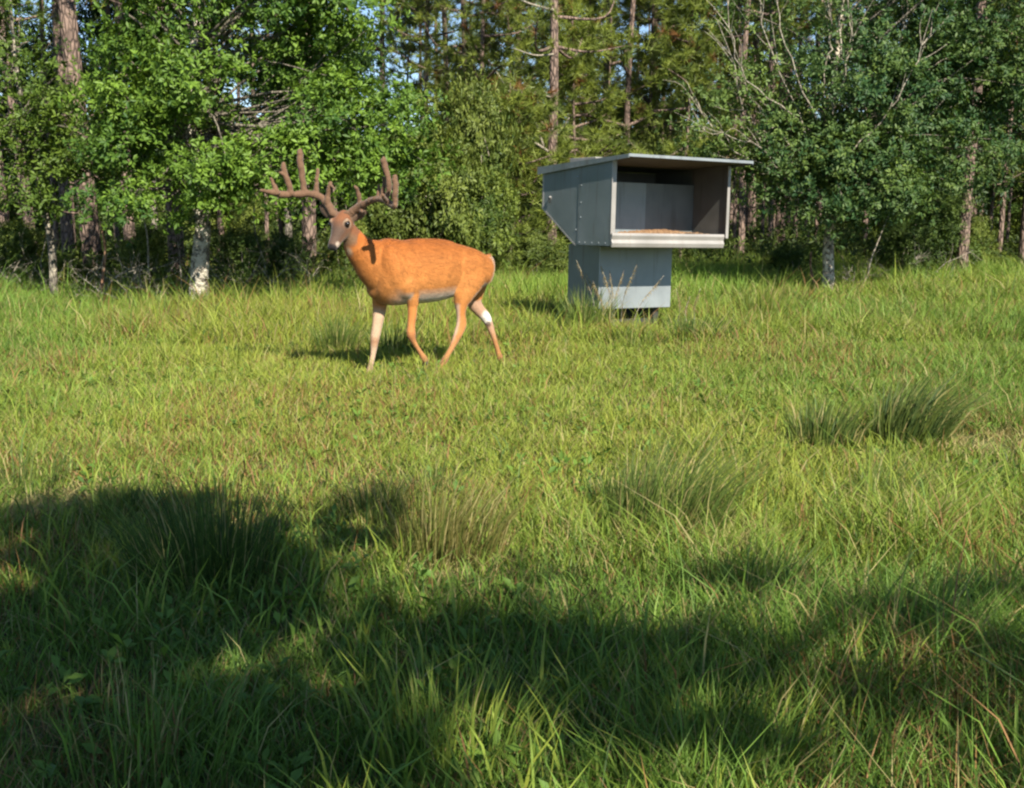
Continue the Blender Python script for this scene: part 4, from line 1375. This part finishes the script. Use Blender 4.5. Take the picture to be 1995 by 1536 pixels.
# ------------------------------------------------------------------ grass
def blade_arrays(rng, x, y, h, wd, lean, ang, col, z=None, tipcol=None):
    n_ = len(x)
    z = ground_z(x, y) - .008 if z is None else z
    b0 = np.stack([x, y, z], 1)
    fa = rng.uniform(0, 6.28, n_)
    sd = np.stack([np.cos(fa), np.sin(fa), np.zeros(n_)], 1) * wd[:, None] * .5
    ld = np.stack([np.cos(ang), np.sin(ang), np.zeros(n_)], 1)
    up = np.array([0, 0, 1.0])
    m1 = b0 + ld * (lean * .38)[:, None] + up * (h * .62)[:, None]
    tp = b0 + ld * lean[:, None] + up * h[:, None]
    v = np.stack([b0 - sd, b0 + sd, m1 + sd * .85, m1 - sd * .85, tp], 1).reshape(-1, 3)
    k = np.arange(n_)[:, None] * 5
    f = np.concatenate([k + 0, k + 1, k + 2, k + 3, k + 3, k + 2, k + 4], 1).ravel()
    sz = np.tile([4, 3], n_)
    c_ = np.repeat(col, 5, 0)
    if tipcol is not None: c_.reshape(n_, 5, 3)[:, 4] = tipcol
    return v, f, sz, c_


def merge(parts):
    vs, fs, ss, cs, n0 = [], [], [], [], 0
    for v, f, s_, c_ in parts:
        vs.append(v); fs.append(f + n0); ss.append(s_); cs.append(c_)
        n0 += len(v)
    return np.vstack(vs), np.concatenate(fs), np.concatenate(ss), np.vstack(cs)


YG, GR, DG, ST, RD = np.array([.28, .32, .05]), np.array([.14, .24, .038]), np.array([.065, .125, .025]), np.array([.40, .34, .14]), np.array([.27, .15, .06])


BARE = [(on_ground(*q)[0], on_ground(*q)[1], r) for *q, r in [(1390, 1050, .16), (1890, 872, .2), (1960, 866, .2), (870, 1105, .14), (120, 985, .2)]]


def sward():
    rng = np.random.default_rng(55)
    parts = []
    for (y0_, y1_, dens, w_, hl, hh) in [(1.5, 3.0, 9500, .0038, .03, .11), (3.0, 4.6, 8200, .0042, .03, .105), (4.6, 7.0, 5600, .005, .03, .095), (7.0, 10.0, 3600, .0062, .035, .105), (10.0, 14.0, 2300, .008, .06, .19), (14.0, 22.0, 1000, .011, .09, .24)]:
        half = .60 * y1_ + 1.3
        y0_ = y0_ if y0_ > 1.6 else .5
        area = 2 * half * (y1_ - y0_)
        n_ = int(area * dens)
        y = rng.uniform(y0_, y1_, n_)
        x = rng.uniform(-half, half, n_)
        inside = (np.abs(x) < .50 * y + .05) & (y > 1.7)
        pick = inside | (rng.random(n_) < .38)
        x, y, inside = x[pick], y[pick], inside[pick]
        n_ = len(x)
        tall = fbm(x, y, 1.1, 5)
        patch = fbm(x, y, 2.6, 8)
        fine = vnoise(x, y, .35, 12)
        edge = np.clip(np.abs(x / y) / .44, 0, 1.3)
        keep = rng.random(n_) < np.clip(.55 + .9 * fine, 0, 1)
        h = rng.uniform(hl, hh, n_) * (.4 + .7 * tall + .75 * fine ** 1.5) * np.where(rng.random(n_) < .05, 1.9, 1) * (1 + .45 * np.clip(edge - .55, 0, 1) * (y > 3))
        h = h * np.where((y < 4.2), 1 + .7 * np.clip((x + .2), -.2, 1), 1)
        lean = h * rng.uniform(.1, 1.25, n_)
        ang = rng.uniform(0, 6.28, n_)
        k = rng.random(n_)
        g_ = np.clip(.5 + 1.6 * (patch - .5) + .55 * np.clip(edge - .5, 0, 1) + np.where(y < 3.6, .3, 0) + rng.normal(size=n_) * .18, 0, 1)[:, None]
        c_ = YG * (1 - g_) + GR * g_
        c_[k < .12] = ST * .85
        rp = vnoise(x, y, .9, 33)
        c_[(k > .955) | ((k > .80) & (rp > .64))] = RD
        c_[(k > .13) & (k < .22)] = DG
        c_ *= rng.uniform(.8, 1.2, (n_, 1))
        wv = w_ * rng.uniform(.6, 1.4, n_) * np.where(inside, 1, 1.7)
        h = h * (1 + .3 * np.clip((y - 8.5) / 3, 0, 1) * np.clip((.1 - x / y) * 4, 0, 1))
        for (qx, qy, qr) in BARE:
            dd = np.hypot(x - qx, (y - qy) * .6)
            inb = dd < qr * (.6 + .8 * fine)
            keep &= ~(inb & (rng.random(n_) < .4))
            c_[inb & (rng.random(n_) < .6)] = ST * .9
            h = np.where(inb, h * .65, h)
        a = keep
        parts.append(blade_arrays(rng, x[a], y[a], h[a], wv[a], lean[a], ang[a], c_[a]))
    # broader near blades
    n_ = 4600
    y = rng.uniform(1.6, 5.0, n_); x = rng.uniform(-.56, .56, n_) * y
    k = (vnoise(x, y, .7, 61) > .45) & (rng.random(n_) < np.clip(1.2 - .22 * y + .6 * np.abs(x / y), .15, 1))
    x, y = x[k], y[k]; n_ = len(x)
    h = rng.uniform(.10, .24, n_)
    g_ = rng.random((n_, 1))
    parts.append(blade_arrays(rng, x, y, h, rng.uniform(.005, .010, n_), h * rng.uniform(.2, .9, n_), rng.uniform(0, 6.28, n_), (GR * 1.15) * g_ + YG * (1 - g_)))
    # low broad leaved weeds
    n_ = 2600
    y = rng.uniform(1.7, 12, n_); x = rng.uniform(-.54, .54, n_) * y
    kk = vnoise(x, y, .8, 64) > .5
    x, y = x[kk], y[kk]; n_ = len(x)
    pz = ground_z(x, y) + rng.uniform(.02, .09, n_)
    wv_ = rosettes(rng, np.stack([x, y, pz], 1), np.tile([0, 0, 1.0], (n_, 1)) + rng.normal(size=(n_, 3)) * .3, 5, .045, .45, (.08, .16, .03), (.17, .27, .04))
    parts.append((wv_[0], wv_[1], wv_[2], wv_[3]))
    # straw and needles lying flat
    n_ = 2600
    y = rng.uniform(1.8, 11, n_); x = rng.uniform(-.55, .55, n_) * y
    parts.append(blade_arrays(rng, x, y, rng.uniform(.02, .07, n_), .003 + .0006 * y, rng.uniform(.12, .35, n_), rng.uniform(0, 6.28, n_), np.where(rng.random((n_, 1)) < .5, ST * 1.1, RD * 1.2)))
    v, f, s_, c_ = merge(parts)
    tag(link('meadow_grass', np_mesh('meadow_grass', v, f, s_, c_), M_GRASS), 'short yellow green grass covering the clearing', 'grass', None, 'stuff')


sward()


def tall_weeds():
    rng = np.random.default_rng(56)
    n_ = 120000
    px = rng.uniform(-200, 2200, n_)
    y = rng.uniform(12.5, 25, n_)
    edge = np.interp(px, [-200, 0, 350, 640, 760, 960, 1100, 1310, 1560, 1700, 2200], [13.2, 13.2, 13.4, 13.6, 14.5, 14.6, 15.0, 14.6, 16.2, 17.5, 18.2])
    far = np.interp(px, [-200, 640, 960, 1560, 2200], [16.0, 17.0, 22, 23, 23])
    k = (y > edge + rng.normal(size=n_) * .35) & (y < far)
    px, y = px[k], y[k]
    x = (px - 997.5) / LENS_PX * y
    n_ = len(x)
    h = rng.uniform(.12, .36, n_) * (.5 + fbm(x, y, 1.4, 70)) * np.interp(px, [-200, 700, 1000, 1600, 2200], [1.1, 1.05, 1.1, 1.25, 1.35])
    g_ = np.clip(fbm(x, y, 1.2, 72) + rng.normal(size=n_) * .2, 0, 1)[:, None]
    c_ = np.array([.13, .25, .035]) * g_ + np.array([.25, .32, .055]) * (1 - g_)
    c_[rng.random(n_) < .06] = ST
    v, f, s_, cc = blade_arrays(rng, x, y, h, rng.uniform(.007, .014, n_), h * rng.uniform(.1, .8, n_), rng.uniform(0, 6.28, n_), c_)
    tag(link('tall_weeds', np_mesh('tall_weeds', v, f, s_, cc), M_GRASS), 'taller bright green weeds along the foot of the woods', 'weeds', None, 'stuff')


tall_weeds()


def tussock(seed, px, py, n_, h, spread, lean, lean_ang, c0, c1, label, wd=.004, name='grass_tussock'):
    rng = np.random.default_rng(seed)
    n_, h, wd, spread = int(n_ * 1.25), h * 1.18, wd * 1.15, spread * 1.1
    b = on_ground(px, py)
    r = spread * np.sqrt(rng.random(n_)) * .45
    a = rng.uniform(0, 6.28, n_)
    x, y = b[0] + r * np.cos(a), b[1] + r * np.sin(a)
    hh = h * rng.uniform(.3, 1.1, n_) * (1 - .25 * r / (spread * .45 + 1e-6))
    lx = np.cos(a) * r / (.45 * spread) * .5 * hh + lean * math.cos(lean_ang) * hh + rng.normal(size=n_) * .12 * hh
    ly = np.sin(a) * r / (.45 * spread) * .5 * hh + lean * math.sin(lean_ang) * hh + rng.normal(size=n_) * .12 * hh
    g_ = rng.random((n_, 1))
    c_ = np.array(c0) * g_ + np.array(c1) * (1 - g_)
    c_[rng.random(n_) < .12] = ST * .9
    z_ = ground_z(x, y) - .01
    zb = float(ground_z(b[0], b[1]))
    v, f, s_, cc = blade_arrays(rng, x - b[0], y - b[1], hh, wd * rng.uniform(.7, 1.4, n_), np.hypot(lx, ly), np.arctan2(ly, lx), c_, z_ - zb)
    o = link(name, np_mesh(name, v, f, s_, cc), M_GRASS)
    o.location = (b[0], b[1], zb)
    tag(o, label, 'grass clump', 'grass tussocks in the clearing')
    return o


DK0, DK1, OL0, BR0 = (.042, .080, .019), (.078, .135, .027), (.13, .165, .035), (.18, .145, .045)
R_ = 0.0
for i, (px, py, n_, h, sp, ln, la, c0, c1, lab) in enumerate([
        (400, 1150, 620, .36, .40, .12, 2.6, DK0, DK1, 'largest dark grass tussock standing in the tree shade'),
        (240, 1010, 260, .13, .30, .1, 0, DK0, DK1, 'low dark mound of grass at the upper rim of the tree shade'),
        (870, 1085, 480, .28, .40, .2, .3, OL0, BR0, 'olive grass tussock with a rusty brown base in the sunlit middle'),
        (730, 1020, 220, .18, .24, .1, 1.2, DK0, OL0, 'small dark tussock left of the rusty based one'),
        (850, 980, 180, .18, .22, .1, 1.0, DK0, OL0, 'thin upright tussock behind the rusty based one'),
        (1290, 1055, 620, .40, .40, .45, .35, OL0, DK1, 'big tussock leaning right over a patch of brown straw'),
        (1190, 985, 160, .15, .2, .1, 1.0, DK0, DK1, 'short dark tuft left of the big leaning tussock'),
        (1600, 875, 300, .26, .34, .2, .5, DK0, OL0, 'dark tussock left of the one with a bare brown edge'),
        (1770, 865, 420, .36, .36, .6, .25, DK0, OL0, 'dark tussock swept to the right beside a bare brown edge'),
        (1720, 985, 260, .22, .34, .5, .3, DK1, OL0, 'loose tussock in front of the two dark ones on the right'),
        (660, 690, 260, .38, .32, .1, 0, DK1, OL0, 'tall grass clump in front of the buck chest, left of its front leg'),
        (770, 690, 220, .34, .4, .1, 0, DK1, OL0, 'grass clump between the front legs of the buck'),
        (1140, 655, 420, .46, .40, .2, 1.0, DK1, OL0, 'tall grass clump at the left foot of the feed bin'),
        (1360, 670, 380, .28, .6, .2, .3, DK0, DK1, 'dark low grass clump at the right foot of the feed bin'),
        (1240, 680, 260, .20, .5, .2, .3, DK1, OL0, 'low grass clump under the pedestal of the feed bin'),
        (930, 660, 200, .22, .35, .1, 0, DK1, YG, 'grass clump by the far hind leg of the buck'),
        (1490, 625, 240, .45, .5, .1, 0, DK1, YG, 'tall grass clump between the feed bin and the right oak'),
        (60, 960, 90, .22, .25, .2, .8, DK0, OL0, 'sparse stems at the left border above the shade'),
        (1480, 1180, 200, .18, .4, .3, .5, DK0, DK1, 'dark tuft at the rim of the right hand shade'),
        (1790, 1290, 260, .26, .40, .3, .4, GR, DK1, 'green tuft with broad blades in the lower right shade'),
        (870, 1480, 200, .22, .35, .2, 1.3, GR, YG, 'sunlit tuft with broad blades at the bottom middle'),
        (1410, 1500, 320, .20, .45, .2, 1.0, YG, GR, 'bright yellow green tuft at the bottom right of the middle'),
        (330, 1500, 120, .24, .4, .3, 1.2, GR, DK1, 'shaded tuft with broad blades at the bottom left')]):
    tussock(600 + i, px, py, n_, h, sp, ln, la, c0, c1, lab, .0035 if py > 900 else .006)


def seed_grass(seed, px, py, tops, label):
    """tall culms with feathery seed heads"""
    rng = np.random.default_rng(seed)
    b = on_ground(px, py)
    root = empty('seeding_grass', (b[0], b[1], 0))
    tag(root, label, 'grass clump', 'seeding grass stems before the bin')
    s = Soup(); hd = []
    for (qx, qy) in tops:
        yy = b[1] + rng.uniform(-.15, .15)
        e = np.array([at(qx, yy) - b[0], yy - b[1], CAM_H + (410 - qy) / (LENS_PX / yy)])
        a0 = np.array([rng.normal() * .05 + e[0] * .25, rng.normal() * .05, -.02])
        c = catmull(np.array([a0, a0 * .55 + e * .45 + np.array([-.04 * np.sign(e[0]), 0, .05]), e]), 7)
        s.tube(c, np.linspace(.0032, .002, len(c)), seg=4)
        hd.append(c[-5:])
    tag(s.build('culms', M_TWIG, root), kind='stuff')
    P_, D_ = [], []
    for c in hd:
        for t in np.linspace(0, 1, 16):
            P_.append(c[0] * (1 - t) + c[-1] * t)
            D_.append(c[-1] - c[0])
    v, f, s_, col_ = tuft_cloud(rng, np.array(P_), np.array(D_), 9, .032, .005, (.22, .17, .08), (.38, .30, .14))
    tag(link('seed_heads', np_mesh('seed_heads', v, f, s_, col_), M_GRASS, root), kind='stuff')


seed_grass(701, 1190, 655, [(1122, 505), (1140, 530), (1155, 545), (1170, 515), (1187, 525), (1216, 522), (1240, 514), (1293, 535)], 'tall seeding grass stems in front of the bin pedestal')
seed_grass(702, 1330, 650, [(1318, 560), (1345, 575), (1365, 560)], 'few seeding grass stems right of the bin pedestal')
